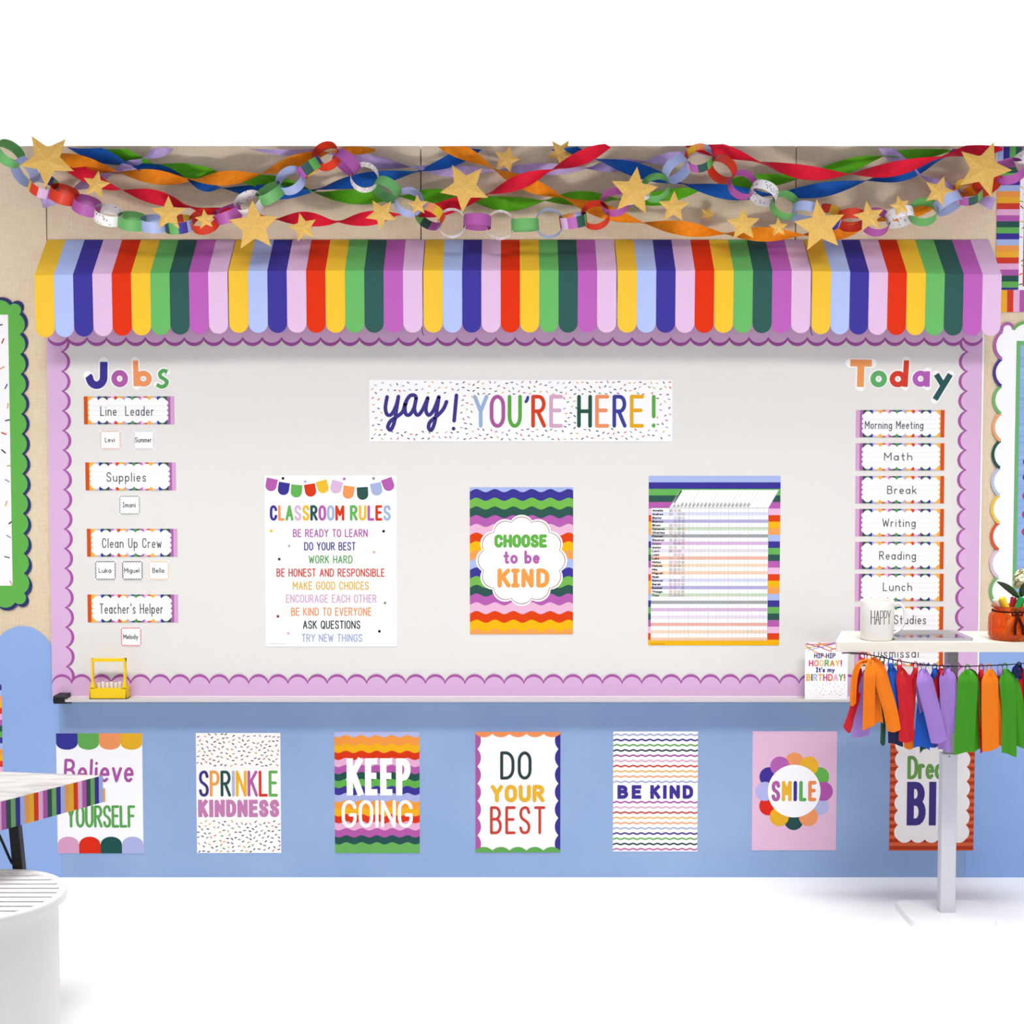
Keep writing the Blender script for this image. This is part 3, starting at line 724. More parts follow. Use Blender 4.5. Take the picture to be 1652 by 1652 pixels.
a = Art(835.5, 1278, YW); a.slab(rect4(767, 1180.5, 904, 1375), (252, 250, 248), 0.0012)
def lobes(p0, p1, n, amp, c, edge):
    sc = scallop(p0, p1, n, amp, 1)
    a.poly(edge + sc + [p1], c)
a.rect(767, 1180.5, 770.5, 1375, (180,92,168)); a.rect(900.5, 1180.5, 904, 1375, (62,54,146))
for k in range(7):
    v0 = 1180.5 + k * 27.8
    a.poly(scallop((770, v0), (770, v0 + 27.8), 1, 6) + [(770, v0 + 27.8)], (180,92,168), 2)
    a.poly(scallop((901, v0 + 27.8), (901, v0), 1, 6) + [(901, v0)], (62,54,146), 2)
a.rect(767, 1180.5, 904, 1184, (250,152,92), 3); a.rect(767, 1371.5, 904, 1375, (100,172,84), 3)
for k in range(5):
    u0 = 767 + k * 27.4
    a.poly(scallop((u0 + 27.4, 1183.6), (u0, 1183.6), 1, 5.5) + [(u0, 1183.6)], (250,152,92), 3)
    a.poly(scallop((u0, 1372), (u0 + 27.4, 1372), 1, 6) + [(u0 + 27.4, 1372)], (100,172,84), 3)
a.text('DO', 807, 857.5, 1212, 1257.5, 4.8, (46, 66, 68), 4, gap=.3); a.text('YOUR', 791.5, 878.5, 1266, 1294, 6.4, (240, 184, 50), 4, gap=.34); a.text('BEST', 790.5, 880, 1300.5, 1345.5, 4.4, (206, 70, 54), 4, gap=.34)
a.done('do_your_best_poster', 'white poster reading do your best with coloured scallop edges on the blue wall', 'poster', LG)

a = Art(1057, 1277, YW); a.slab(rect4(989, 1180, 1125.5, 1373.5), (253, 252, 252), 0.0012)
KL = [(176,188,222), (70,58,134), (116,178,96), (48,72,76), (180,96,166), (232,182,206), (214,76,62), (242,196,104), (248,176,124), (176,188,222)]
KL2 = [(180,96,166), (232,182,206), (206,76,66), (242,196,104), (248,176,124), (176,188,222), (70,58,134), (120,180,96), (48,72,76), (196,110,160)]
for base, KK, n in ((1185.3, KL, 10), (1294, KL2, 10)):
    for k in range(n):
        y = base + 8.42 * k
        a.stroke([(989 + 136.5 * j / 84, y - 1.0 * math.cos(2 * math.pi * (136.5 * j / 84 - 6) / 13.2)) for j in range(85)], 2.5, KK[k], 1, cap=False)
a.text('BE', 996, 1034.5, 1266.5, 1288.5, 5.8, (66, 54, 150), 3, gap=.5, cap='sq'); a.text('KIND', 1049, 1118, 1266.5, 1288.5, 5.8, (66, 54, 150), 3, gap=.5, cap='sq')
a.done('be_kind_poster', 'white poster of thin coloured wavy lines reading be kind on the blue wall', 'poster', LG)

a = Art(1281.5, 1275.5, YW); a.slab(rect4(1213.5, 1179.5, 1349.5, 1371.5), (240, 198, 224), 0.0012)
PT = [(252,164,100), (252,190,52), (110,190,84), (184,92,174), (190,194,236), (252,160,104), (42,82,82), (244,184,46), (230,44,30), (186,190,240), (66,52,156), (190,104,186)]
for k, c in enumerate(PT):
    an = R(-90 + 30 * k); a.disc(1281 + 47 * math.cos(an), 1276.5 + 47 * math.sin(an), 15.5, c, 1 + (k % 2), 24)
a.disc(1281, 1276, 42.5, (254, 253, 253), 3, 48)
for ch, u0, u1, c in (('S', 1244.5, 1258.5, (184,98,170)), ('M', 1261, 1277, (246,190,56)), ('I', 1279.5, 1286, (64,54,146)), ('L', 1289, 1301, (100,180,92)), ('E', 1303.5, 1317, (250,150,90))): a.fit(ch, u0, u1, 1259.5, 1292.5, 5.8, c, 4)
a.done('smile_poster', 'pink poster with a coloured flower around the word smile on the blue wall', 'poster', LG)

a = Art(1503.5, 1275, YW); a.slab(rect4(1435.5, 1178, 1571.5, 1372), (232, 108, 66), 0.0012)
for k in range(17): a.rect(1435.5, 1179 + 11.6 * k, 1571.5, min(1184.8 + 11.6 * k, 1372), (196, 62, 26), 1)
p, q, t, b = 1449, 1558.5, 1190, 1354
a.poly(scallop((p, t), (q, t), 5, 5) + scallop((q, t), (q, b), 7, 6) + scallop((q, b), (p, b), 5, 5.5) + scallop((p, b), (p, t), 7, 6), (253, 248, 244), 2)
a.text('Dream', 1463, 1541.5, 1219, 1257, 5.8, (116, 172, 86), 3, gap=.26)
for ch, u0, u1 in (('B', 1463, 1493.5), ('I', 1498, 1511), ('G', 1515, 1541.5)): a.fit(ch, u0, u1, 1261, 1331.5, 11.5, (74, 58, 136), 3, cap='sq')
a.done('dream_poster', 'orange striped poster with a scalloped cream panel, behind the white table column', 'poster', LG)

# ================================================================== BULLETIN BOARDS AT THE EDGES
# left: green scalloped board
a0 = W(-60, 732, 0)
root = thing('bulletin_board', (a0.x, 0, W(0, 985, 0).z), 'green scalloped bulletin board with white sprinkle paper at the left edge', 'bulletin board')
a = Art(-30, 732, -0.0005); a.slab(rect4(-150, 500, 20, 960), (252, 251, 252), 0.003)
a.sprinkle(-140, 505, -6, 948, 110, 9, 2.4, rnd, mind=18)
for x, y, an, c in ((5,167,-12,DKGREEN),(18,245,-65,(190,50,60)),(12,378,-30,(240,170,130)),(30,470,-62,(90,80,130)),(37,565,-80,(240,180,120)),(35,636,-14,DKGREEN),(15,702,22,(210,60,50)),(12,790,42,(30,30,50)),(40,860,-15,(200,190,120)),(28,935,28,(160,160,200)),(20,1047,-70,(240,170,110)),(42,1140,-36,(30,36,40)),(30,1210,32,(170,170,200)),(20,1312,15,(90,120,120)),(38,1440,62,(240,170,110))):
    uu, vv = x / 3.06 + 2.5, 470 + y / 3.06; dx, dy = 4.5 * math.cos(R(an)), 4.5 * math.sin(R(an))
    a.stroke([(uu - dx, vv - dy), (uu + dx, vv + dy)], 2.1, c, 1, cap=False)
a.done('backing_paper', parent=root)
a = Art(-30, 732, -0.0036); L0, L1, T0, T1 = -190, 47.0, 485.5, 979
def ring_out(d, amp):
    l, r, t, b = L0 + d, L1 - d - 7.5, T0 + d + 3, T1 - d - 3; c = 15
    return scallop((l + c, t), (r - c, t), 6, amp) + scallop((r - c, t), (r, t + c), 1, amp + 2) + scallop((r, t + c), (r, b - c), 14, amp) + scallop((r, b - c), (r - c, b), 1, amp + 2) + scallop((r - c, b), (l + c, b), 6, amp) + scallop((l + c, b), (l, b - c), 1, amp + 2) + scallop((l, b - c), (l, t + c), 14, amp) + scallop((l, t + c), (l + c, t), 1, amp + 2)
ring_outer = ring_out(0, 9.0); ring_in = ring_out(4.2, 8.6)
def frame_face(a, outer, hole, col, dy):
    """outer polygon with a rectangular hole, as quads fanned to the hole"""
    l, t, r, b = hole; mm = M(col)
    inner = [(l, t), (l, b), (r, b), (r, t)]
    allp = list(outer) + inner
    for tri in tessellate_polygon([[Vector((x, y, 0)) for x, y in outer], [Vector((x, y, 0)) for x, y in inner]]):
        a.face([a.P(*allp[q], dy) for q in tri], mm)
hole = (-160, 507.5, 17, 945)
frame_face(a, ring_outer, hole, (50, 58, 112), 0.001); frame_face(a, ring_in, hole, (106, 188, 84), 0.0013)
for k in range(len(ring_outer)):
    p, q = ring_outer[k], ring_outer[(k + 1) % len(ring_outer)]
    a.face([a.P(*p, 0.001), a.P(*q, 0.001), a.P(*q, 0), a.P(*p, 0)], M((50, 58, 112)))
tag(a.done('scalloped_border', parent=root), 'green scalloped border with a navy outline')

# right: white scalloped board with coloured outline
root = thing('bulletin_board', (W(1700, 740, 0).x, 0, W(1700, 985, 0).z), 'white scalloped bulletin board with multicoloured outline and blue paper at the right edge', 'bulletin board')
bb = noisy('striped_blue', (140, 176, 232), (164, 196, 244), 6, (0.2, 1, 14), 0.7, 2)
a = Art(1700, 740, -0.0005); a.slab(rect4(1625, 545, 1800, 965), (255, 255, 255), 0.003, key=bb)
for v in (745, 770, 800, 830, 858): a.disc(1656, v, 6.5, (110, 60, 140) if v < 800 else (206, 60, 110), 1, 16)
a.done('backing_paper', parent=root)
a = Art(1700, 740, -0.0036)
l, t, r, b = 1613, 532, 1790, 975; c = 3.5
cols = [(118,182,100), (184,110,180), (76,64,150), (124,190,112), (246,176,122), (44,90,84), (192,204,232), (244,204,90), (228,92,62), (228,204,226), (124,184,110)]
def wring(d, amp):
    ll, tt, rr, bb_ = l + d, t + d, r - d, b - d
    return scallop((ll + 18, tt), (rr, tt), 4, amp) + scallop((rr, tt), (rr, bb_), 10, amp) + scallop((rr, bb_), (ll, bb_), 4, amp) + scallop((ll, bb_), (ll, tt + 3), 10, amp) + scallop((ll, tt + 3), (ll + 18, tt), 1, amp)
hole = (1643, 557, 1770, 955)
frame_face(a, wring(0, 11.5), hole, (252, 253, 255), 0.001)
hh = (1636.5, 550, 1777, 962)
frame_face(a, rect4(*hh), hole, (118, 188, 122), 0.0013)
a.t = 0.001
def sc1(p0, p1, col, amp=11.5): a.stroke(scallop(p0, p1, 1, amp, 1, 14) + [p1], 5.0, col, 2, cap=False)
for k in range(10):
    v1 = b - (b - t - 3) / 10 * k; v0_ = b - (b - t - 3) / 10 * (k + 1)
    sc1((l, v1), (l, v0_), cols[10 - k])
sc1((l, t + 3), (l + 18, t), (184,110,180), 11.5)
for k in range(4): sc1((l + 18 + (r - l - 18) / 4 * k, t), (l + 18 + (r - l - 18) / 4 * (k + 1), t), cols[(k * 3) % 9])
tag(a.done('scalloped_border', parent=root), 'white scalloped border outlined in one colour per bulge')

# upper right: rainbow-striped board, only its left end in the picture
root = thing('bulletin_board', (W(1680, 370, 0).x, 0, W(1680, 503, 0).z), 'bulletin board with rainbow striped border strips at the upper right corner, behind the awning end', 'bulletin board')
a = Art(1690, 370, -0.0005); a.slab(rect4(1640, 245, 1760, 470), (252, 250, 252), 0.002)
a.sprinkle(1646, 262, 1690, 462, 70, 6, 1.6, rnd, mind=9); a.rect(1651, 262, 1758, 462, (214, 60, 56), 2)
a.done('backing_paper', parent=root)
P9 = [ORCHID, DKGREEN, GREEN, NAVY, BLUE, (252,164,80), (250,188,56), (220,66,50), (244,184,226)]
a = Art(1625, 360, -0.0026); a.slab(rect4(1607.5, 237, 1644.5, 467.5), WHITE, 0.0012)
for k in range(24):
    v0 = 240.5 + 9.72 * k - 0; v1 = min(v0 + 9.72, 467.5)
    if v0 < 467: a.rect(1607.5, v0, 1644.5, v1, P9[(k + 7) % 9])
tag(a.done('striped_border', parent=root), 'upright border strip of level rainbow stripes')
a = Art(1690, 486, -0.0026); a.slab(rect4(1607.5, 468, 1762, 503.5), WHITE, 0.0012)
seq = [(250,188,56), (224,66,50), (244,190,226), ORCHID, DKGREEN, GREEN, NAVY, BLUE, (252,164,80)]
for k in range(15): a.rect(1614.5 + 10 * k, 468, 1624.5 + 10 * k, 503.5, seq[k % 9])
a.rect(1607.5, 468, 1614.5, 503.5, (252, 164, 80))
tag(a.done('striped_border', parent=root), 'lower border strip of upright rainbow stripes')
a = Art(1690, 248, -0.0045); a.slab(rect4(1607.5, 237, 1762, 258.5), WHITE, 0.0012)
seq = [(180,196,248), NAVY, GREEN, DKGREEN, ORCHID, (244,190,226), (224,66,50), (250,188,56), (252,164,80)]
for k in range(15): a.rect(1608.5 + 10 * k, 237, 1618.5 + 10 * k, 258.5, seq[k % 9])
tag(a.done('striped_border', parent=root), 'top border strip of upright rainbow stripes')

# sliver of rainbow trim on the left arch
a = Art(-12, 1177, -0.0044); a.slab(rect4(-30, 1104, 4, 1246), WHITE, 0.0012)
for k in range(15): a.rect(-30, 1104 + 9.5 * k, 4, min(1113.5 + 9.5 * k, 1246), P9[(k + 3) % 9])
a.done('striped_border', 'sliver of rainbow striped trim on the blue arch at the far left edge', 'bulletin board trim')

# ================================================================== CREPE STREAMERS
def crepe(rgb):
    m = noisy('crepe_%d_%d_%d' % rgb, tuple(int(c * 0.93) for c in rgb), rgb, 60, (1, 1, 1), 0.7, 3, bump=0.12)
    return m
ST = {'red': (238, 22, 54), 'orange': (255, 146, 16), 'blue': (18, 94, 190), 'green': (96, 188, 24), 'lavender': (204, 180, 236)}
def streamer(pts, cross, col, Y, label, hw=11.5, ends=(0.035, 0.035)):
    pts = list(pts)
    for e in (0, -1):
        if pts[e][1] < 262:
            q, p = pts[e], pts[1 if e == 0 else -2]; d = Vector((q[0] - p[0], q[1] - p[1])).normalized()
            ext = [(q[0] + d.x * 22 * k, q[1] + d.y * 22 * k) for k in (1, 2)]
            pts = ext[::-1] + pts if e == 0 else pts + ext
    P = spline([(u, v, 0) for u, v in pts], 24)
    us = [p[0] for p in P]; s = 1 if us[-1] > us[0] else -1
    cr = sorted(cross, reverse=(s < 0))
    def phase(u):
        if len(cr) == 1: return math.pi / 2 + math.pi * (u - cr[0]) / 125 * s
        k = 0
        while k < len(cr) - 2 and (u - cr[k + 1]) * s > 0: k += 1
        return math.pi / 2 + math.pi * (k + (u - cr[k]) / (cr[k + 1] - cr[k]))
    k = W(826, 300, Y).x * 0 + (W(827, 300, Y).x - W(826, 300, Y).x)
    rows = []; n = len(P); L = n - 1
    for i, p in enumerate(P):
        e = min(i, L - i) / L
        y = Y + (0.0 if e > 0.16 else (1 - e / 0.16) ** 2 * min(0.03, abs(Y) - 0.032))
        c = W(p[0], p[1], y)
        t = P[min(i + 1, L)] - P[max(i - 1, 0)]; t = Vector((t[0], 0, -t[1])).normalized()
        nn = Vector((-t.z, 0, t.x)); f = phase(p[0])
        wv = (nn * math.cos(f) + Vector((0, -1, 0)) * math.sin(f)) * (hw * k)
        curl = Vector((0, -1, 0)) * math.cos(f) - nn * math.sin(f)
        rows.append([c + wv * q + curl * (0.0035 * (1 - q * q)) for q in (-1, -0.5, 0, 0.5, 1)])
    mb = MB(); mb.grid(rows, crepe(ST[col]))
    o = mb.build('crepe_streamer', loc=W(pts[0][0], pts[0][1], Y))
    bm = bmesh.new(); bm.from_mesh(o.data)
    bmesh.ops.bisect_plane(bm, geom=bm.verts[:] + bm.edges[:] + bm.faces[:], plane_co=Vector((0, 0, ZTOP - 0.019)) - o.location, plane_no=(0, 0, 1), clear_outer=True)
    bm.to_mesh(o.data); bm.free()
    return tag(o, label, 'streamer', 'twisted crepe streamers above the awning')
streamer([(110,268),(140,283),(170,298),(200,306),(250,318),(280,326),(310,335),(345,343),(400,351),(443,353),(490,353),(540,358),(590,353),(640,346),(700,340),(743,327),(789,313),(840,293),(884,276),(930,258),(962,244),(972,240)],
         [193,303,440,540,640,782,885], 'red', -0.105, 'long red crepe streamer sagging from the big left star to the top centre')
streamer([(1149,240),(1190,250),(1232,263),(1290,277),(1345,282),(1400,279),(1450,271),(1512,255),(1550,246),(1575,241)], [1214,1362,1512], 'red', -0.105, 'short red crepe streamer hanging at the upper right above the blue one')
streamer([(100,254),(140,265),(180,274),(254,286),(305,290),(356,288),(415,281),(476,262),(520,248),(560,241)], [186,304,413,524], 'orange', -0.08, 'orange crepe streamer across the upper left, in front of blue and green ones')
streamer([(733,240),(776,259),(820,284),(899,315),(952,334),(1029,357),(1105,369),(1163,377),(1230,378),(1290,379),(1359,374),(1420,355),(1500,332),(1565,309),(1608,292)], [790,903,1030,1163,1290,1405,1530], 'orange', -0.08, 'long orange crepe streamer dipping from top centre to just above the awning')
streamer([(120,240),(160,250),(198,261),(245,274),(305,291),(356,302),(407,308),(450,311),(502,308),(555,296),(629,284),(682,274),(715,264),(745,250),(757,242)], [206,305,352,502,662], 'blue', -0.056, 'blue crepe streamer sagging across the upper left behind the orange one')
streamer([(926,243),(955,254),(1016,271),(1080,291),(1130,303),(1200,313),(1270,313),(1334,305),(1390,294),(1461,279),(1524,253),(1548,241)], [953,1092,1240,1392,1520], 'blue', -0.06, 'blue crepe streamer sagging across the upper right under the red one')
streamer([(168,240),(229,259),(305,276),(343,281),(394,289),(440,295),(480,302),(525,313),(578,318),(654,317),(730,317),(769,323),(820,329),(871,325),(927,320),(985,321),(1054,321),(1105,311),(1181,297),(1232,292),(1283,287),(1346,274),(1410,256),(1486,244),(1520,240)],
         [245,365,500,640,745,872,990,1130,1290,1420], 'green', -0.04, 'long green crepe streamer sagging across the whole top behind the others')
streamer([(270,240),(241,251),(216,265),(190,275),(160,288),(127,301),(95,317),(67,328)], [228,176,108], 'lavender', -0.055, 'short lavender crepe streamer running down to the left behind the big left star', 9)
streamer([(448,240),(502,243),(560,252),(615,263),(680,271),(740,276),(800,275),(870,273),(930,273),(985,268),(1040,261),(1092,254),(1150,244),(1188,240)], [520,655,790,940,1035,1120], 'lavender', -0.033, 'pale lavender crepe streamer sagging across the top centre against the cloth wall', 10)
streamer([(1428,241),(1448,258),(1470,273),(1500,291),(1537,309),(1570,320),(1603,329)], [1478,1560], 'lavender', -0.05, 'short lavender crepe streamer falling to the right behind the gold stars', 10)

# ================================================================== PAPER CHAINS
RC = {'G': (112, 186, 106), 'B': (178, 194, 240), 'R': (226, 60, 28), 'P': (182, 92, 172), 'W': (248, 246, 246)}
def paper(c): return M(c, 0.42, 0.35, 'ring')
def ring(mb, c, axis, up, r, w, kind, rg):
    axis = axis.normalized(); x = (up - axis * up.dot(axis)).normalized(); y = axis.cross(x)
    n = 36; rows = []
    for s_ in (-0.5, 0.5):
        rows.append([c + (x * math.cos(2*math.pi*k/n) + y * math.sin(2*math.pi*k/n)) * r + axis * (w * s_) for k in range(n)])
    pal = [DKGREEN, GREEN, NAVY, BLUE, ORANGE, YELLOW, RED, LILAC, ORCHID]
    off = rg.randrange(9)
    if kind == 'S': mb.grid(rows, None, True, close_u=True, cell=lambda r_, k: paper(pal[(k // 4 + off) % 9]))
    else: mb.grid(rows, paper(RC[kind]), True, close_u=True)
    if kind == 'W':
        for q in range(34):
            a = rg.uniform(0, 2 * math.pi); h = rg.uniform(-0.42, 0.42) * w; d = rg.uniform(0, math.pi)
            m_ = paper(rg.choice([(60,60,130), (70,90,80), (90,60,80), (210,90,60), (120,160,110)]))
            for sg in (1.012, 0.988):
                def pt(da, dh): return c + (x * math.cos(a + da / r) + y * math.sin(a + da / r)) * r * sg + axis * (h + dh)
                l_, t_ = 0.0032, 0.0011
                e1 = (math.cos(d) * l_, math.sin(d) * l_); e2 = (-math.sin(d) * t_, math.cos(d) * t_)
                mb.face([pt(e1[0] + e2[0], e1[1] + e2[1]), pt(e1[0] - e2[0], e1[1] - e2[1]), pt(-e1[0] - e2[0], -e1[1] - e2[1]), pt(-e1[0] + e2[0], -e1[1] + e2[1])], m_)
YC = -0.135
def chain(links, label):
    rg = random.Random(len(links) * 7 + 1)
    root = thing('paper_chain', W(links[0][0], links[0][1], YC), label, 'paper chain', 'paper chains above the awning')
    N = len(links)
    for i, (u, v, kind, a) in enumerate(links):
        p = W(u, v, YC)
        A_, B_ = links[max(i - 1, 0)], links[min(i + 1, N - 1)]
        t = (W(B_[0], B_[1], YC) - W(A_[0], A_[1], YC)).normalized()
        nn = Vector((-t.z, 0, t.x))
        if nn.z < 0: nn = -nn
        axis = nn * math.cos(R(a)) + Vector((0, -1, 0)) * math.sin(R(a))
        mb = MB(); ring(mb, p, axis, t, 0.0440, 0.036, kind, rg)
        o = mb.build('link', root)
        nm = {'G': 'green paper link', 'B': 'light blue paper link', 'R': 'red paper link', 'P': 'purple paper link', 'W': 'white sprinkle-print paper link', 'S': 'rainbow striped paper link'}[kind]
        o['label'] = nm
chain([(15,248,'G',28),(40,277,'B',-38),(70,300,'S',35),(103,314,'R',24),(140,332,'P',26),(175,347,'W',32),(213,357,'G',27),(250,361,'B',26),(288,362,'S',28),(330,357,'R',48),(368,345,'P',24),(402,329,'W',50),(436,312,'G',30),(469,291,'B',55),(500,271,'S',10),(527,252,'R',58)],
      'paper ring chain at the upper left, from the big left star to the top')
chain([(559,262,'P',-12),(588,286,'W',72),(624,306,'G',-22),(660,326,'B',60),(694,349,'S',-30),(729,360,'W',86),(770,358,'P',-4),(807,363,'W',86),(847,363,'G',4),(886,360,'B',84),(925,356,'S',18),(961,347,'R',64),(992,326,'P',58),(1026,314,'W',20),(1058,303,'G',60),(1092,273,'B',-28),(1128,255,'S',56)],
      'paper ring chain sagging across the top centre under the big gold stars')
chain([(1165,273,'R',-28),(1198,298,'P',66),(1232,312,'W',-22),(1266,331,'G',62),(1300,344,'B',-20),(1336,350,'S',48),(1374,355,'R',-20),(1413,358,'P',60),(1452,350,'W',-16),(1489,342,'G',54),(1530,328,'B',-18),(1562,309,'S',50),(1593,296,'R',-24),(1629,276,'P',40),(1660,256,'W',20)],
      'paper ring chain in the upper right, rising to the rainbow striped board')

# ================================================================== GOLD STARS
gold = noisy('gold_card', (226, 178, 84), (240, 196, 104), 220, (1, 1, 1), 0.55, 2, bump=0.1, spec=0.4)
def star(u, v, rp, rot, Y, label, tilt=0.0, inner=0.46):
    k = W(u + 1, v, Y).x - W(u, v, Y).x; c = W(u, v, Y)
    mb = MB(); pts = []
    for i in range(10):
        a = R(90 + rot + 36 * i); r = rp * k * (1 if i % 2 == 0 else inner)
        x, z = r * math.cos(a), r * math.sin(a)
        pts.append(c + Vector((x, x * math.sin(tilt), z)))
    f0, f1 = c + Vector((0, -0.006, 0)), c + Vector((0, 0.002, 0))
    for i in range(10):
        p, q = pts[i], pts[(i + 1) % 10]; d = Vector((0, 0.002, 0))
        mb.face([f0, p, q], gold); mb.face([f1, q + d, p + d], gold); mb.face([p, p + d, q + d, q], gold)
    tag(mb.build('gold_star', loc=c), label, 'star', 'gold stars among the streamers')
for s_ in ((76,258,44,-4+180,-.19,'large gold star at the upper left in front of the chain and the orange streamer',.15),(155,298,23,-11,-.18,'medium gold star on the red streamer just right of the large left one'),
           (272,345,29,0,-.18,'upright gold star in front of the chain above the awning\'s far left section'),(331,354,17,8,-.19,'small gold star in front of a red chain link'),(410,365,42,4,-.19,'large gold star overlapping the awning where its first two sections meet'),
           (489,367,24,14,-.16,'gold star over the red streamer, right of the large awning-overlapping star'),(615,345,26,33,-.16,'gold star with a corner pointing down over the red streamer left of a wall seam'),(674,331,17,4,-.18,'small gold star near the wall seam at top centre'),
           (750,302,41,30,-.18,'large gold star right of the wall seam at top centre'),(817,257,23,-18,-.06,'faded gold star near the top above the crossing of red and orange streamers'),(905,246,23,38,-.05,'gold star cut by the wall top, left of the red streamer\'s upper end'),
           (1023,309,40,-7,-.19,'large gold star right of top centre beside the light blue chain link'),(1087,334,26,-2,-.16,'gold star below and right of the large one right of centre'),(1142,345,13,50,-.05,'tiny edge-on gold star close to the cloth wall'),
           (1199,362,28,2,-.16,'gold star on the orange streamer right of centre, tip just above the awning'),(1256,367,16,4,-.17,'small gold star on the orange streamer left of the right wall seam'),(1323,365,43,8,-.19,'large gold star overlapping the awning at its last seam on the right'),
           (1402,350,26,10,-.18,'gold star in front of the purple and red chain links at the right'),(1452,332,17,14,-.19,'small gold star in front of the sprinkle-print link at the right'),(1515,309,26,-18,-.17,'gold star left of the large upper right one'),(1587,273,46,-20,-.19,'large gold star at the upper right in front of the rainbow striped board')):
    star(s_[0], s_[1], s_[2], s_[3], s_[4], s_[5], s_[6] if len(s_) > 6 else 0.0)

# ================================================================== ON THE TRAY: yellow caddy, chalk, birthday card
yel = M((255, 214, 10), 0.4, 0.4)
TZ = zt1 - 0.0015
YCf = -0.066
def cx(u): return W(u, 1110, YCf).x
def cz(v): return W(175, v, YCf).z
root = thing('caddy', (cx(174.5), -0.045, TZ), 'yellow plastic caddy with a tall handle standing on the marker tray at the left', 'caddy')
zb = TZ; zf_ = cz(1110); zh = cz(1062.5)
m_ = MB()   # box of the caddy, open on top
xa, xb = cx(144), cx(204); xa2, xb2 = cx(145.5), cx(203)
yb = -0.020; tk = 0.003
m_.prism([(xa, YCf, zb), (xb, YCf, zb), (xb2, YCf, zf_), (xa2, YCf, zf_)], (0, tk, 0), yel)
m_.prism([(xa, yb, zb), (xb, yb, zb), (xb2, yb, zf_), (xa2, yb, zf_)], (0, -tk, 0), yel)
m_.box((xa, YCf, zb), (xa + tk, yb, zf_), yel); m_.box((xb - tk, YCf, zb), (xb, yb, zf_), yel); m_.box((xa, YCf, zb), (xb, yb, zb + tk), yel)
m_.build('box', root)
ym = (YCf + yb) / 2
for (u0, u1, w0, w1) in ((147.4, 150.6, 145.5, 153), (199.5, 203, 196, 203.4)):
    m_ = MB()
    m_.prism([(cx(w0), YCf, zf_ - 0.002), (cx(w1), YCf, zf_ - 0.002), (cx(u1), YCf, cz(1098)), (cx(u1), YCf, zh), (cx(u0), YCf, zh), (cx(u0), YCf, cz(1098))], (0, 0.012, 0), yel)
    m_.build('handle_post', root)
m_ = MB(); m_.prism([(cx(147.4), YCf - .001, cz(1067.5)), (cx(203), YCf - .001, cz(1067.5)), (cx(203), YCf - .001, zh), (cx(147.4), YCf - .001, zh)], (0, 0.014, 0), yel); m_.build('handle_bar', root)
chalk = M((250, 248, 244), 0.9, 0.1)
ck = [(157, 'chalk'), (163.5, 'chalk'), (170, 'chalk'), (176.5, 'chalk'), (183, 'chalk'), (189.5, 'chalk')]
for i, (u, _) in enumerate(ck):
    mb = MB(); x = cx(u)
    mb.tube([(x, ym + 0.004, zb + 0.004), (x + 0.001 * (i - 3), ym + 0.002, cz(1103.5 - (i % 2) * 1.2))], 0.0058, chalk, 12)
    tag(mb.build('chalk_stick', loc=(x, ym, zb + 0.004)), 'stick of white chalk standing in the yellow caddy', 'chalk', 'white chalk in the yellow caddy')

YK = -0.058
a = Art(1333, 1083, YK); a.slab(rect4(1298.5, 1036.5, 1367.5, 1127.5), (253, 252, 253), 0.0012)
for p, q, c, w_ in (((1299,1042),(1332,1060),(250,166,90),1.6), ((1298.5,1040),(1345,1028+9),(244,150,90),1.6), ((1303,1049),(1345,1036.5),(182,196,238),1.4), ((1300,1037.5),(1328,1045),(180,100,180),1.4), ((1330,1041),(1349,1036.5),(182,100,180),2.0),
                 ((1320,1037),(1362,1052),(244,150,90),1.6), ((1299,1046),(1330,1038),(246,196,80),1.4), ((1340,1048),(1366,1038),(222,90,60),1.4), ((1318,1041),(1341,1051),(224,90,60),1.3)):
    a.stroke([p, ((p[0]+q[0])/2, (p[1]+q[1])/2 + 1), q], w_, c, 1)
a.text('H|P', 1313, 1328.5, 1053.5, 1062, 1.5, (70,62,140), gap=.3); a.text('H|P', 1332, 1347.5, 1053.5, 1062, 1.5, (70,62,140), gap=.3)
a.text('HOORAY!', 1304.5, 1358, 1064.5, 1075, 2.0, [(222,80,130), (250,160,90), (250,210,160), (110,180,90), (240,150,70), (248,200,70), (190,80,160)], gap=.3)
a.text("|t's my", 1316, 1346.5, 1076.5, 1084.5, 1.7, (70,60,130))
a.text('BIRTHDAY!', 1300.5, 1363.5, 1087, 1098.5, 2.1, [(246,196,70), (50,90,70), (190,200,230), (246,190,80), (200,90,150), (236,120,80), (246,180,210), (110,180,90), (226,70,50)], gap=.3)
rr_ = random.Random(3); a.sprinkle(1302, 1102, 1364, 1122, 26, 1.6, 0.7, rr_, mind=4); 
o = a.done('birthday_card', 'white birthday card reading hip hip hooray, standing on the whiteboard tray at the right', 'card')

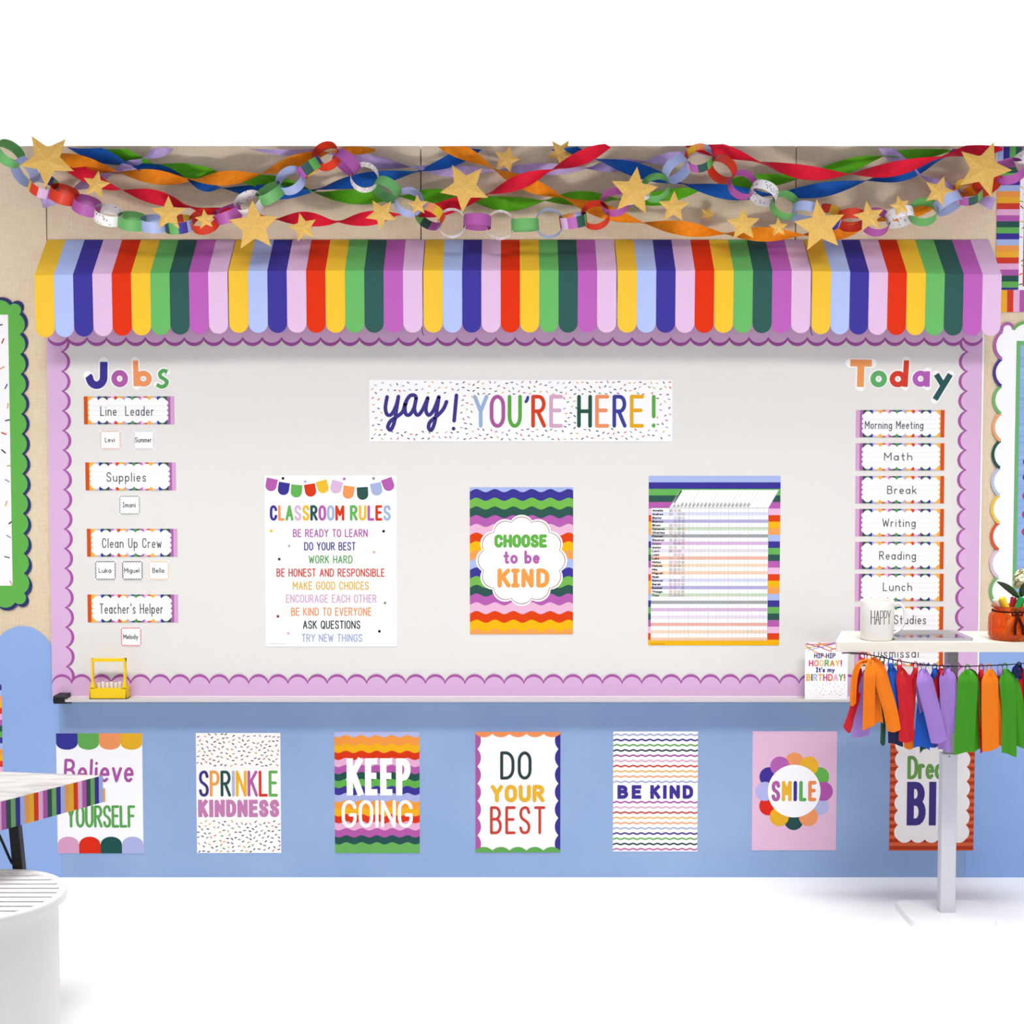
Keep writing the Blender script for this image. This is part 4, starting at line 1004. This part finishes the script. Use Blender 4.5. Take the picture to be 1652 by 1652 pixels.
# ================================================================== STANDING TABLE, RIGHT
HT = 0.86
white_lam = M((250, 244, 230), 0.45, 0.25)
pf = WZ(1349, 1036.5, HT); pb = WZ(1359, 1018, HT)
yf, ybk = pf.y, pb.y
xl = pf.x; xr = WZ(1722, 1036.5, HT).x
ztk = W(1500, 1052, yf).z
col_u0, col_u1 = 1519.4, 1544.2
ycol = (yf + ybk) / 2
xc0, xc1 = W(col_u0, 1300, ycol - 0.018).x, W(col_u1, 1300, ycol - 0.018).x
root = thing('standing_table', ((xc0 + xc1) / 2, ycol, 0), 'narrow white standing table on a single column at the right, mug and jar on top', 'table')
def rounded(x0, y0, x1, y1, r, n=5):
    out = []
    for cx_, cy_, a0 in ((x0 + r, y0 + r, 180), (x1 - r, y0 + r, 270), (x1 - r, y1 - r, 0), (x0 + r, y1 - r, 90)):
        out += [(cx_ + r * math.cos(R(a0 + 90 * k / n)), cy_ + r * math.sin(R(a0 + 90 * k / n))) for k in range(n + 1)]
    return out
xlb = WZ(1356, 1018, HT).x; c_ = 0.010
m_ = MB(); m_.prism([(x, y, ztk) for x, y in ((xl + c_, yf), (xr - c_, yf), (xr, yf + c_), (xr - .05, ybk - c_), (xr - .05 - c_, ybk), (xlb + c_, ybk), (xlb, ybk - c_), (xl + .001, yf + c_), (xl + .003, yf + .003))], (0, 0, HT - ztk), white_lam); m_.build('tabletop', root)
greym = M((178, 176, 180), 0.45, 0.4)
m_ = MB()
for xx in (xl + 0.02, xr - 0.12): m_.box((xx + .03, yf + 0.03, ztk - 0.012), (xx + 0.08, ybk - 0.03, ztk), greym)
m_.box((xl + 0.05, ycol - 0.02, ztk - 0.014), (xr - 0.05, ycol + 0.02, ztk), greym)
tag(m_.build('underframe', root), 'grey metal support rails')
zsp = W(1530, 1217, ycol - 0.018).z
pw = (xc1 - xc0)
m_ = MB(); m_.prism([(x, y, 0.02) for x, y in rounded(xc0, ycol - 0.018, xc1, ycol + 0.018, 0.004, 3)], (0, 0, zsp - 0.02), M((226, 226, 234), 0.4, 0.3)); col_o = m_.build('outer_column', root)
m_ = MB(); m_.prism([(x, y, zsp - 0.05) for x, y in rounded(xc0 + pw * .2, ycol - 0.013, xc1 - 0.001, ycol + 0.013, 0.004, 3)], (0, 0, ztk - 0.013 - zsp + 0.05), M((176, 174, 182), 0.4, 0.3)); m_.build('inner_column', root)
m_ = MB(); sc_ = W(1531.5, 1220.5, ycol - 0.018); m_.tube([(sc_.x, sc_.y - 0.002, sc_.z), (sc_.x, sc_.y + 0.002, sc_.z)], 0.0022, M((120, 118, 122), 0.4), 10); m_.build('screw', col_o)
m_ = MB(); m_.prism([(x, y, 0.0) for x, y in rounded((xc0 + xc1) / 2 - 0.13, ycol - 0.10, (xc0 + xc1) / 2 + 0.13, ycol + 0.10, 0.03)], (0, 0, 0.02), M((252, 252, 252), 0.4, 0.4)); m_.build('base', root)

# mug
mu = WZ(1414.5, 1033.8, HT); Rm = (W(1441.5, 1010, mu.y).x - W(1387.8, 1010, mu.y).x) / 2
mc = Vector((mu.x, yf + Rm + 0.012, HT)); Rm = (W(1441.5, 1010, mc.y).x - W(1387.8, 1010, mc.y).x) / 2
mc.x = (W(1441.5, 1010, mc.y).x + W(1387.8, 1010, mc.y).x) / 2
Hm = W(1414, 970.5, mc.y - Rm).z - HT
cer = M((250, 247, 240), 0.3, 0.5)
root = thing('mug', mc, 'white mug reading happy in thin capitals on the standing table', 'mug')
m_ = MB()
m_.lathe([(0.0, 0.0), (Rm * .86, 0.0), (Rm * .93, 0.004), (Rm * .98, 0.015), (Rm, Hm * .5), (Rm, Hm - .003), (Rm - .0015, Hm), (Rm - .004, Hm - .001), (Rm - .005, Hm - .004), (Rm - .006, .012), (0, .010)], mc, cer, 48)
body = m_.build('body', root)
m_ = MB(); hx = mc.x + Rm - 0.003
hp = spline([(hx, 0, HT + Hm * .86), (hx + .018, 0, HT + Hm * .90), (hx + .034, 0, HT + Hm * .76), (hx + .035, 0, HT + Hm * .5), (hx + .024, 0, HT + Hm * .26), (hx, 0, HT + Hm * .14)], 6)
m_.tube([(p[0], mc.y, p[2]) for p in hp], 0.0042, cer, 10); m_.build('handle', root)
m_ = MB(); uc = (1441.5 + 1387.8) / 2; du = (1441.5 - 1387.8) / 2
art = Art(uc, 997, mc.y - Rm)
ink = M((70, 66, 64), 0.6)
def on_mug(q):
    pts = []
    for x, y in q:
        s_ = max(-0.98, min(0.98, (x - uc) / du)); an = math.asin(s_); z = W(uc, y, mc.y - Rm).z
        pts.append((mc.x + (Rm + .0005) * math.sin(an), mc.y - (Rm + .0005) * math.cos(an), z))
    m_.face(pts, ink)
art.text('HAPPY', 1399, 1430.5, 985, 1008, 1.0, (70,66,64), gap=.16, emit=on_mug)
tag(m_.build('lettering', root), 'thin black capital letters')

# tablet
tq = [WZ(1444, 1034.5, HT), WZ(1572, 1034.5, HT)]
tx0, tx1 = tq[0].x, tq[1].x; ty0 = tq[0].y + 0.004; ty1 = min(WZ(1500, 1016.5, HT + .008).y, ybk - 0.004)
root = thing('tablet', ((tx0 + tx1) / 2, (ty0 + ty1) / 2, HT), 'silver-edged tablet lying flat on the standing table right of the mug', 'tablet')
m_ = MB(); m_.prism([(x, y, HT) for x, y in rounded(tx0, ty0, tx1, ty1, 0.012)], (0, 0, 0.0085), M((190, 188, 198), 0.3, 0.5, 'silver', Metallic=0.4)); m_.build('body', root)
m_ = MB(); m_.prism([(x, y, HT + 0.0085) for x, y in rounded(tx0 + .012, ty0 + .010, tx1 - .022, ty1 - .008, 0.004)], (0, 0, 0.0006), M((120, 112, 126), 0.06, 0.8, 'screen', Metallic=0.6)); tag(m_.build('screen', root), 'glossy screen')

# amber jar
jy = yf + 0.066; RJ = (W(1662, 1010, jy).x - W(1595.8, 1010, jy).x) / 2; jx = W(1629, 1010, jy).x
jc = Vector((jx, jy, HT)); kJ = W(1630, 1010, jy - RJ).x - W(1629, 1010, jy - RJ).x
HJ = W(1629, 980.5, jy - RJ).z - HT
glass = bpy.data.materials.new('amber_glass'); glass.use_nodes = True
b_ = glass.node_tree.nodes['Principled BSDF']
b_.inputs['Base Color'].default_value = (1.0, 0.24, 0.02, 1); b_.inputs['Roughness'].default_value = 0.06; b_.inputs['Transmission Weight'].default_value = 0.8; b_.inputs['IOR'].default_value = 1.3
root = thing('jar', jc, 'ribbed orange glass jar with a dark twine bow on the standing table', 'jar')
m_ = MB(); rib = lambda a_, z: (0.018 * math.cos(20 * a_) if 0.006 < z < HJ * .80 else 0)
m_.lathe([(0, 0.002), (RJ * .80, 0), (RJ * .92, .004), (RJ * .99, .014), (RJ * 1.0, HJ * .35), (RJ * .99, HJ * .62), (RJ * .95, HJ * .74), (RJ * .84, HJ * .82), (RJ * .80, HJ * .88), (RJ * .80, HJ * .93), (RJ * .88, HJ * .965), (RJ * .89, HJ), (RJ * .85, HJ), (RJ * .76, HJ * .92), (RJ * .78, HJ * .84), (RJ * .90, HJ * .72), (RJ * .94, HJ * .3), (RJ * .86, .010), (0, .008)], jc, glass, 120, rib)
m_.build('glass', root)
tw = M((70, 24, 16), 0.8, 0.1)
m_ = MB(); m_.tube([jc + Vector((RJ * .83 * math.cos(2*math.pi*k/40), RJ * .83 * math.sin(2*math.pi*k/40), HJ * .85)) for k in range(40)], 0.0022, tw, 8, closed=True)
fr = jc + Vector((-0.002, -RJ * .98, HJ * .82))
def off(x, y, z): return fr + Vector((x, y, z))
for sg in (-1, 1):
    m_.tube([tuple(p) for p in spline([off(0,0,0), off(sg*.007,-.004,.006), off(sg*.014,-.005,.003), off(sg*.013,-.004,-.004), off(sg*.005,-.003,-.003), off(0,0,0)], 5)], 0.0030, tw, 8)
    m_.tube([tuple(p) for p in spline([off(0,0,0), off(sg*.004,-.010,-.016), off(sg*.010 + .003,-.008,-.036), off(sg*.012 + .006,-.007,-HJ*.60)], 6)], 0.0040, tw, 8)
m_.tube([tuple(p) for p in spline([off(0,0,0), off(.006,-.010,-.015), off(.013,-.008,-.030), off(.022,-.006,-HJ*.45)], 6)], 0.0034, tw, 8)
m_.tube([off(-.004,-.003,0), off(.004,-.003,0)], 0.0042, tw, 8)
tag(m_.build('twine_bow', root), 'dark brown twine bow')

# markers in the jar
def marker(p_top, p_bot, r, col, label):
    p_top, p_bot = Vector(p_top), Vector(p_bot); d = (p_top - p_bot)
    t = thing('marker', p_bot, label, 'marker', 'markers in the orange jar')
    mb = MB(); cap0 = p_top - d.normalized() * 0.045
    mb.tube([p_bot, cap0], r * .92, M((246, 244, 240), 0.4, 0.4), 16); tag(mb.build('barrel', t), 'white barrel')
    mb = MB(); mb.tube([cap0 - d.normalized() * .002, p_top - d.normalized() * .004, p_top - d.normalized() * .001, p_top], lambda q: r if q < .67 else r * (.96 if q < .9 else .8), M(col, 0.3, 0.5, 'cap'), 16); mb.build('cap', t)
def jp(u, v, dy): return W(u, v, jy + dy)
zb_ = HT + 0.013
marker(jp(1616, 964, -.012), (jx + .020, jy - .010, zb_), .0098, (255, 226, 30), 'marker with a yellow cap leaning left in the orange jar')
marker(jp(1635.5, 963.5, .006), (jx - .002, jy + .014, zb_), .0086, (190, 22, 44), 'marker with a dark red cap upright in the orange jar')
marker(jp(1650, 964, -.014), (jx - .022, jy - .014, zb_), .0098, (26, 160, 70), 'marker with a green cap leaning right in the orange jar')
marker(jp(1605, 966, .004), (jx + .030, jy + .004, zb_), .0090, (250, 248, 244), 'marker with a white cap, leftmost in the orange jar')

# cream flower with dark leaves
fc = W(1657, 936, jy + .01)
root = thing('flower', (jx + .012, jy + .022, zb_), 'cream flower with dark green leaves standing in the orange jar', 'flower')
m_ = MB(); m_.tube([(jx + .012, jy + .022, zb_), (jx + .02, jy + .018, HT + HJ), (fc.x, fc.y, fc.z - .015)], .0026, M((86, 120, 50), .6), 8); m_.build('stem', root)
rf = random.Random(5); m_ = MB()
for k in range(120):
    th = math.acos(1 - 1.75 * (k + .5) / 120); ph = k * 2.39996
    n_ = Vector((math.sin(th) * math.cos(ph), math.sin(th) * math.sin(ph), math.cos(th)))
    t1 = n_.cross(Vector((0.2, 0.3, 1))).normalized(); t2 = n_.cross(t1); ang = rf.uniform(0, 6.28)
    e1 = t1 * math.cos(ang) + t2 * math.sin(ang); e2 = n_.cross(e1)
    rad = .036 * rf.uniform(.86, 1.05); c_ = fc + n_ * rad; s_ = .0085 * rf.uniform(.8, 1.2)
    mt = M(rf.choice([(250, 244, 218), (244, 236, 196), (236, 230, 176)]), .7, .2)
    rows = [[c_ - e1 * s_ * .7 + e2 * s_ * q * .5 - n_ * .004 for q in (-1, 0, 1)], [c_ + e2 * s_ * q * .9 + n_ * (.001 + abs(q) * .002) for q in (-1, 0, 1)], [c_ + e1 * s_ * .9 + e2 * s_ * q * .5 + n_ * .003 for q in (-1, 0, 1)]]
    m_.grid(rows, mt)
cen_rows = [[fc + Vector((.030 * math.sin(R(a)) * math.cos(R(b)), .030 * math.sin(R(a)) * math.sin(R(b)), .030 * math.cos(R(a)))) for b in range(0, 360, 30)] for a in range(0, 181, 20)]
m_.grid(cen_rows, M((226, 222, 168), .7), close_u=True); m_.build('bloom', root)
lf = M((46, 66, 36), .45, .4)
def leaf(p0, p1, wd_, bow):
    p0, p1 = Vector(p0), Vector(p1); d = p1 - p0; sd = d.cross(Vector((0, 1, 0))).normalized(); rows = []
    for k in range(11):
        t = k / 10; w_ = wd_ * math.sin(math.pi * t ** .8) ** .8; c_ = p0 + d * t + Vector((0, 0, bow * math.sin(math.pi * t)))
        rows.append([c_ + sd * w_ * q + Vector((0, .004 * abs(q), 0)) for q in (-1, 0, 1)])
    mb = MB(); mb.grid(rows, lf); mb.build('leaf', root)
leaf(jp(1646, 966, -.005), jp(1608, 938, -.02), .0095, .006)
leaf(jp(1649, 964, -.004), jp(1653, 940, -.03), .011, .002)
leaf(jp(1656, 966, .01), jp(1690, 944, .0), .011, .006)

# ================================================================== RIBBON TASSEL GARLAND
YG = yf - 0.006
cordp = [(1362, 1053.5), (1377, 1053.5), (1405, 1057), (1435, 1063), (1466, 1069), (1500, 1073), (1545, 1075), (1600, 1073.5), (1652, 1070), (1700, 1060), (1716, 1054)]
root = thing('tassel_garland', W(1500, 1073, YG), 'garland of ribbon tassels on a black cord along the front of the standing table', 'garland')
cp = [W(p[0], p[1], YG) for p in spline([(u, v, 0) for u, v in cordp], 6)]
cp[0].y = yf + 0.02; cp[0].z = ztk - .006
m_ = MB(); m_.tube(cp, 0.0016, M((26, 24, 34), .6), 8); tag(m_.build('cord', root), 'thin black cord')
RB = {'o': (252, 130, 2), 'r': (210, 18, 36), 'l': (168, 130, 212), 'b': (14, 88, 196), 'n': (14, 22, 80), 'g': (64, 154, 18), 'd': (22, 84, 52)}
def satin(c): return M(RB[c], .38, .3, 'satin')
def cord_v(u):
    pts = spline([(a, b, 0) for a, b in cordp], 6)
    for i in range(len(pts) - 1):
        if pts[i][0] <= u <= pts[i+1][0]:
            t = (u - pts[i][0]) / max(pts[i+1][0] - pts[i][0], 1e-6); return pts[i][1] + t * (pts[i+1][1] - pts[i][1])
    return 1070
def tassel(uk, strips, col, loop=True):
    """strips: (colour, [(u, v) centre line from knot down], top width, bottom width, depth)"""
    mb = MB(); vk = cord_v(uk); rg = random.Random(int(uk * 3))
    mt = satin(col)
    if loop:
        lp = [W(uk + 3.6 * math.sin(a_), vk + 4.5 - 7.5 * math.cos(a_), YG + .004 * math.cos(a_)) for a_ in [2 * math.pi * k / 14 for k in range(14)]]
        mb.tube(lp, 0.0019, mt, 6, closed=True)
    kn = W(uk, vk + 12, YG - .001)
    rows = [[kn + Vector((r_ * math.cos(b_), r_ * .7 * math.sin(b_), z_)) for b_ in [2*math.pi*k/10 for k in range(10)]] for r_, z_ in ((.002, .011), (.0062, .007), (.0080, 0), (.0066, -.007), (.002, -.012))]
    mb.grid(rows, mt, close_u=True)
    for (c, line, w0, w1, dep) in strips:
        P = spline([(u, v, 0) for u, v in line], 7); n = len(P); rr = []
        ph = rg.uniform(0, 6.28)
        for i, p in enumerate(P):
            t = i / (n - 1); w_ = w0 * .55 + (w1 - w0 * .55) * min(1, t * 3.2) ** .9
            a_, b_ = P[max(i - 1, 0)], P[min(i + 1, n - 1)]; d = Vector((b_[0] - a_[0], b_[1] - a_[1])).normalized(); nx, ny = -d.y, d.x
            row = []
            for q in (-1, -.6, -.2, .2, .6, 1):
                fold = (1 - min(1, t * 1.8)) * .006 * math.cos(q * 5 + ph) + .0045 * t * math.sin(q * 2.6 + ph + 3 * t)
                row.append(W(p[0] + nx * w_ / 2 * q, p[1] + ny * w_ / 2 * q + (t ** 6) * 3.5 * math.sin(q * 1.7 + ph), YG - dep * min(1, t * 3) + fold))
            rr.append(row)
        mb.grid(rr, satin(c))
    o = mb.build('tassel', root)
    o['label'] = {'o': 'orange ribbon tassel', 'r': 'red ribbon tassel', 'l': 'lavender ribbon tassel', 'b': 'blue ribbon tassel', 'n': 'navy ribbon tassel', 'g': 'green ribbon tassel', 'd': 'dark green ribbon tassel'}[col]
tassel(1391, [('r', [(1388,1078),(1384,1105),(1378,1140),(1366,1178)], 8, 13, -.012), ('l', [(1396,1080),(1397,1120),(1392,1160),(1388,1188)], 8, 29, -.016)], 'r')
tassel(1402, [('o', [(1404,1066),(1388,1070),(1380,1086),(1377,1110),(1376,1136)], 12, 10, .014), ('o', [(1405,1064),(1403,1090),(1402,1130),(1401,1175)], 16, 19, .022), ('o', [(1404,1064),(1416,1076),(1426,1110),(1436,1145),(1442,1178)], 18, 23, .018), ('o', [(1404,1064),(1410,1090),(1414,1130),(1418,1168)], 14, 14, .004)], 'o', True)
tassel(1423, [('d', [(1424,1078),(1425,1120),(1425,1165),(1424,1200)], 6, 8, -.014)], 'd')
tassel(1437, [('b', [(1437,1074),(1440,1090),(1444,1120),(1444,1150)], 9, 20, .002), ('n', [(1438,1076),(1442,1120),(1444,1165),(1445,1202)], 8, 24, -.010)], 'b')
tassel(1451, [('r', [(1451,1076),(1458,1100),(1462,1140),(1462,1195)], 9, 25, .010), ('o', [(1456,1080),(1462,1130),(1466,1175),(1467,1206)], 8, 18, -.006)], 'r')
tassel(1477, [('r', [(1477,1078),(1473,1100),(1470,1130),(1468,1160)], 8, 14, .004)], 'r')
tassel(1490, [('l', [(1488,1080),(1492,1100),(1502,1140),(1515,1196)], 14, 27, .020), ('l', [(1487,1080),(1484,1100),(1485,1125),(1490,1150)], 8, 12, .006), ('b', [(1492,1080),(1494,1120),(1490,1165),(1487,1208)], 10, 26, -.004), ('d', [(1488,1090),(1487,1130),(1488,1180),(1489,1212)], 6, 10, -.012)], 'l')
tassel(1508, [('b', [(1508,1078),(1510,1100),(1507,1150),(1503,1203)], 8, 22, -.012)], 'b')
tassel(1519, [('r', [(1519,1078),(1514,1095),(1513,1130),(1520,1205)], 9, 18, -.008)], 'r')
tassel(1529, [('l', [(1529,1078),(1529,1095),(1531,1130),(1534,1185)], 12, 28, .008), ('l', [(1529,1080),(1526,1120),(1524,1160),(1523,1212)], 10, 20, .004), ('r', [(1532,1080),(1540,1100),(1542,1130),(1543,1165)], 8, 14, -.010)], 'l')
tassel(1561, [('g', [(1561,1080),(1561,1098),(1559,1140),(1555,1216)], 14, 33, .014), ('g', [(1562,1080),(1570,1100),(1573,1150),(1572,1210)], 10, 18, -.002), ('d', [(1565,1080),(1574,1095),(1576,1130)], 8, 10, -.012)], 'g')
tassel(1583, [('r', [(1583,1080),(1582,1100),(1584,1150),(1588,1213)], 9, 13, -.004)], 'r')
tassel(1596, [('o', [(1596,1080),(1597,1100),(1597,1145),(1598,1209)], 11, 27, .012), ('o', [(1598,1080),(1607,1105),(1614,1150),(1617,1204)], 9, 16, -.002)], 'o')
tassel(1613, [('l', [(1613,1080),(1616,1098),(1617,1120)], 8, 12, -.006)], 'l')
tassel(1621, [('g', [(1621,1080),(1624,1100),(1628,1145),(1628,1218)], 12, 24, .010), ('g', [(1622,1080),(1634,1105),(1641,1140),(1645,1205)], 10, 22, .002)], 'g')
tassel(1644, [('n', [(1644,1072),(1641,1084),(1640,1092)], 10, 18, .0), ('r', [(1648,1078),(1652,1100),(1654,1150),(1655,1195)], 9, 20, -.004)], 'n')
tassel(1668, [('o', [(1668,1072),(1668,1090),(1670,1140),(1672,1200)], 10, 26, .008)], 'o')
tassel(1692, [('b', [(1692,1066),(1692,1090),(1694,1140),(1696,1195)], 10, 26, .004)], 'b')

# ================================================================== MARBLE TABLE, LEFT
HL = 0.58
marble = noisy('marble', (196, 190, 184), (232, 228, 222), 7, (1, 4, 1), 0.35, 6, 0.36, 0.52, spec=0.25)
pt_ = WZ(165.5, 1251, HL); pn = WZ(0, 1293.5, HL); pk = WZ(0, 1245, HL)
ed_ = (pn - pt_); pe = pt_ + ed_ * 2.6                     # near end of the side edge, outside the frame
bk = (pk - pt_); pl_ = pt_ + bk * 3.4
pq = pl_ + ed_ * 2.4
top = [pt_, pe, pq, pl_]
def inset(c, t): return [c[i] for i in range(4)]
root = thing('table', (pt_.x - .35, pt_.y - .15, 0), 'low marble-topped table with striped trim and black legs at the lower left', 'table')
m_ = MB()
cor = pt_ + ed_.normalized() * .012; cor2 = pt_ + bk.normalized() * .03
poly = [cor2, pt_ + (ed_.normalized() + bk.normalized()) * .004, cor, pe, pq, pl_]
m_.prism([tuple(Vector(p) - Vector((0, 0, .022))) for p in poly], (0, 0, .022), marble); m_.build('tabletop', root)
hz_ = WZ(0, 1293.5, HL).z - W(0, 1340, pn.y).z
SQ = [BLUE, NAVY, (122,186,110), (58,88,84), ORCHID, (246,190,226), (228,68,40), (252,192,54), (252,172,90)]
m_ = MB(); sw = ed_.length / 23.2; nx_ = Vector((-ed_.y, ed_.x, 0)).normalized()
if nx_.x < 0: nx_ = -nx_
n_ = int(ed_.length * 2.6 / sw)
for k in range(n_):
    A_, B_ = pt_ + ed_.normalized() * (sw * k) + nx_ * .0008, pt_ + ed_.normalized() * (sw * (k + 1)) + nx_ * .0008
    m_.face([A_, B_, B_ - Vector((0, 0, hz_)), A_ - Vector((0, 0, hz_))], M(SQ[k % 9]))
    m_.face([A_ - nx_ * .0006, B_ - nx_ * .0006, B_ - Vector((0, 0, hz_)) - nx_ * .0006, A_ - Vector((0, 0, hz_)) - nx_ * .0006], M((250, 250, 250)))
for k in range(20):
    d_ = bk.normalized(); A_, B_ = pt_ + d_ * sw * k, pt_ + d_ * sw * (k + 1); o_ = Vector((0, .0008, 0))
    m_.face([A_ + o_, B_ + o_, B_ - Vector((0, 0, hz_)) + o_, A_ - Vector((0, 0, hz_)) + o_], M(SQ[(8 - k) % 9]))
tag(m_.build('striped_trim', root), 'rainbow striped paper trim along the edge')
blk = M((22, 20, 22), .45, .4)
YL = -1.12
def leg(u0, v0, w0, u1, v1, w1, dy):
    """tapered square leg through two measured heights, carried on to the floor"""
    p0, p1 = W(u0, v0, dy), W(u1, v1, dy); d = (p1 - p0) / (p0.z - p1.z)
    t_ = p0 + d * (p0.z - (HL - .022)); f_ = p0 + d * p0.z
    k = W(1, 1370, dy).x - W(0, 1370, dy).x
    mb = MB(); rows = []
    for p, w_ in ((t_, w0 * k / 2), (f_, w1 * k / 2)): rows.append([p + Vector((x * w_, y * w_, 0)) for x, y in ((-1,-1),(1,-1),(1,1),(-1,1))])
    mb.grid(rows, blk, False, close_u=True); mb.face(rows[1], blk); mb.face(rows[0][::-1], blk)
    return mb.build('leg', root), t_, f_
lo, t_, f_ = leg(25.0, 1337, 15.6, 31, 1398, 17.0, YL)
m_ = MB(); j_ = W(28.5, 1394.5, YL - .0)
q0 = W(-30, 1292, YL); 
m_.tube([tuple(p) for p in spline([(q0.x, YL, HL - .024), tuple(W(0, 1350, YL)), tuple(W(17, 1388, YL)), tuple(W(22, 1393.5, YL)), tuple(j_)], 6)], .0035, blk, 8); m_.build('brace', root)
for (dx, dy) in ((-.675, .17), (-.375, -.54), (-1.0, -.53)):
    mb = MB(); rows = []
    for p in (t_ + Vector((dx, dy, 0)), f_ + Vector((dx, dy, 0))): rows.append([p + Vector((x * .011, y * .011, 0)) for x, y in ((-1,-1),(1,-1),(1,1),(-1,1))])
    mb.grid(rows, blk, False, close_u=True); mb.face(rows[1], blk); mb.face(rows[0][::-1], blk); mb.build('leg', root)

# round white slatted stool
HS_ = 0.385
sk = WZ(30, 1401.5, HS_); RS = .205
sc_u = -22
sc0 = Vector((0, sk.y - RS, HS_)); dcen = WZ(sc_u, 1440, HS_)
sc0 = Vector((W(sc_u, 1440, sk.y - RS).x, sk.y - RS, 0))
# radius from the right rim seen at u = 95
rim = WZ(95, 1413.5, HS_)
best = None
for r100 in range(120, 320):
    r_ = r100 / 1000
    c_ = Vector((0, sk.y - r_, 0)); dy_ = rim.y - c_.y
    if abs(dy_) < r_:
        c_.x = rim.x - math.sqrt(r_ * r_ - dy_ * dy_)
        if best is None or abs(r_ - .19) < best[0]: best = (abs(r_ - .19), r_, c_)
_, RS, sc0 = best
ws = M((252, 250, 246), .5, .3)
root = thing('stool', sc0, 'round white stool with a slatted seat under the marble table at the lower left corner', 'stool')
m_ = MB(); m_.lathe([(RS * .90, HS_ - .022), (RS, HS_ - .020), (RS, HS_ - .004), (RS * .985, HS_), (RS * .92, HS_), (RS * .90, HS_ - .004), (RS * .90, HS_ - .022)], sc0, ws, 64); m_.build('seat_rim', root)
for k in range(11):
    yy = -RS * .84 + RS * 1.68 * k / 10; hw = math.sqrt(max(0, (RS * .91) ** 2 - yy ** 2))
    m_ = MB(); m_.box((sc0.x - hw, sc0.y + yy - RS * .062, HS_ - .014), (sc0.x + hw, sc0.y + yy + RS * .062, HS_ - .003), ws); m_.build('slat', root)
m_ = MB(); m_.lathe([(RS * .90, HS_ - .021), (RS * .90, .012), (RS * .92, .004), (RS * .92, 0), (RS * .86, 0), (RS * .86, HS_ - .021)], sc0, ws, 64); m_.build('drum_base', root)
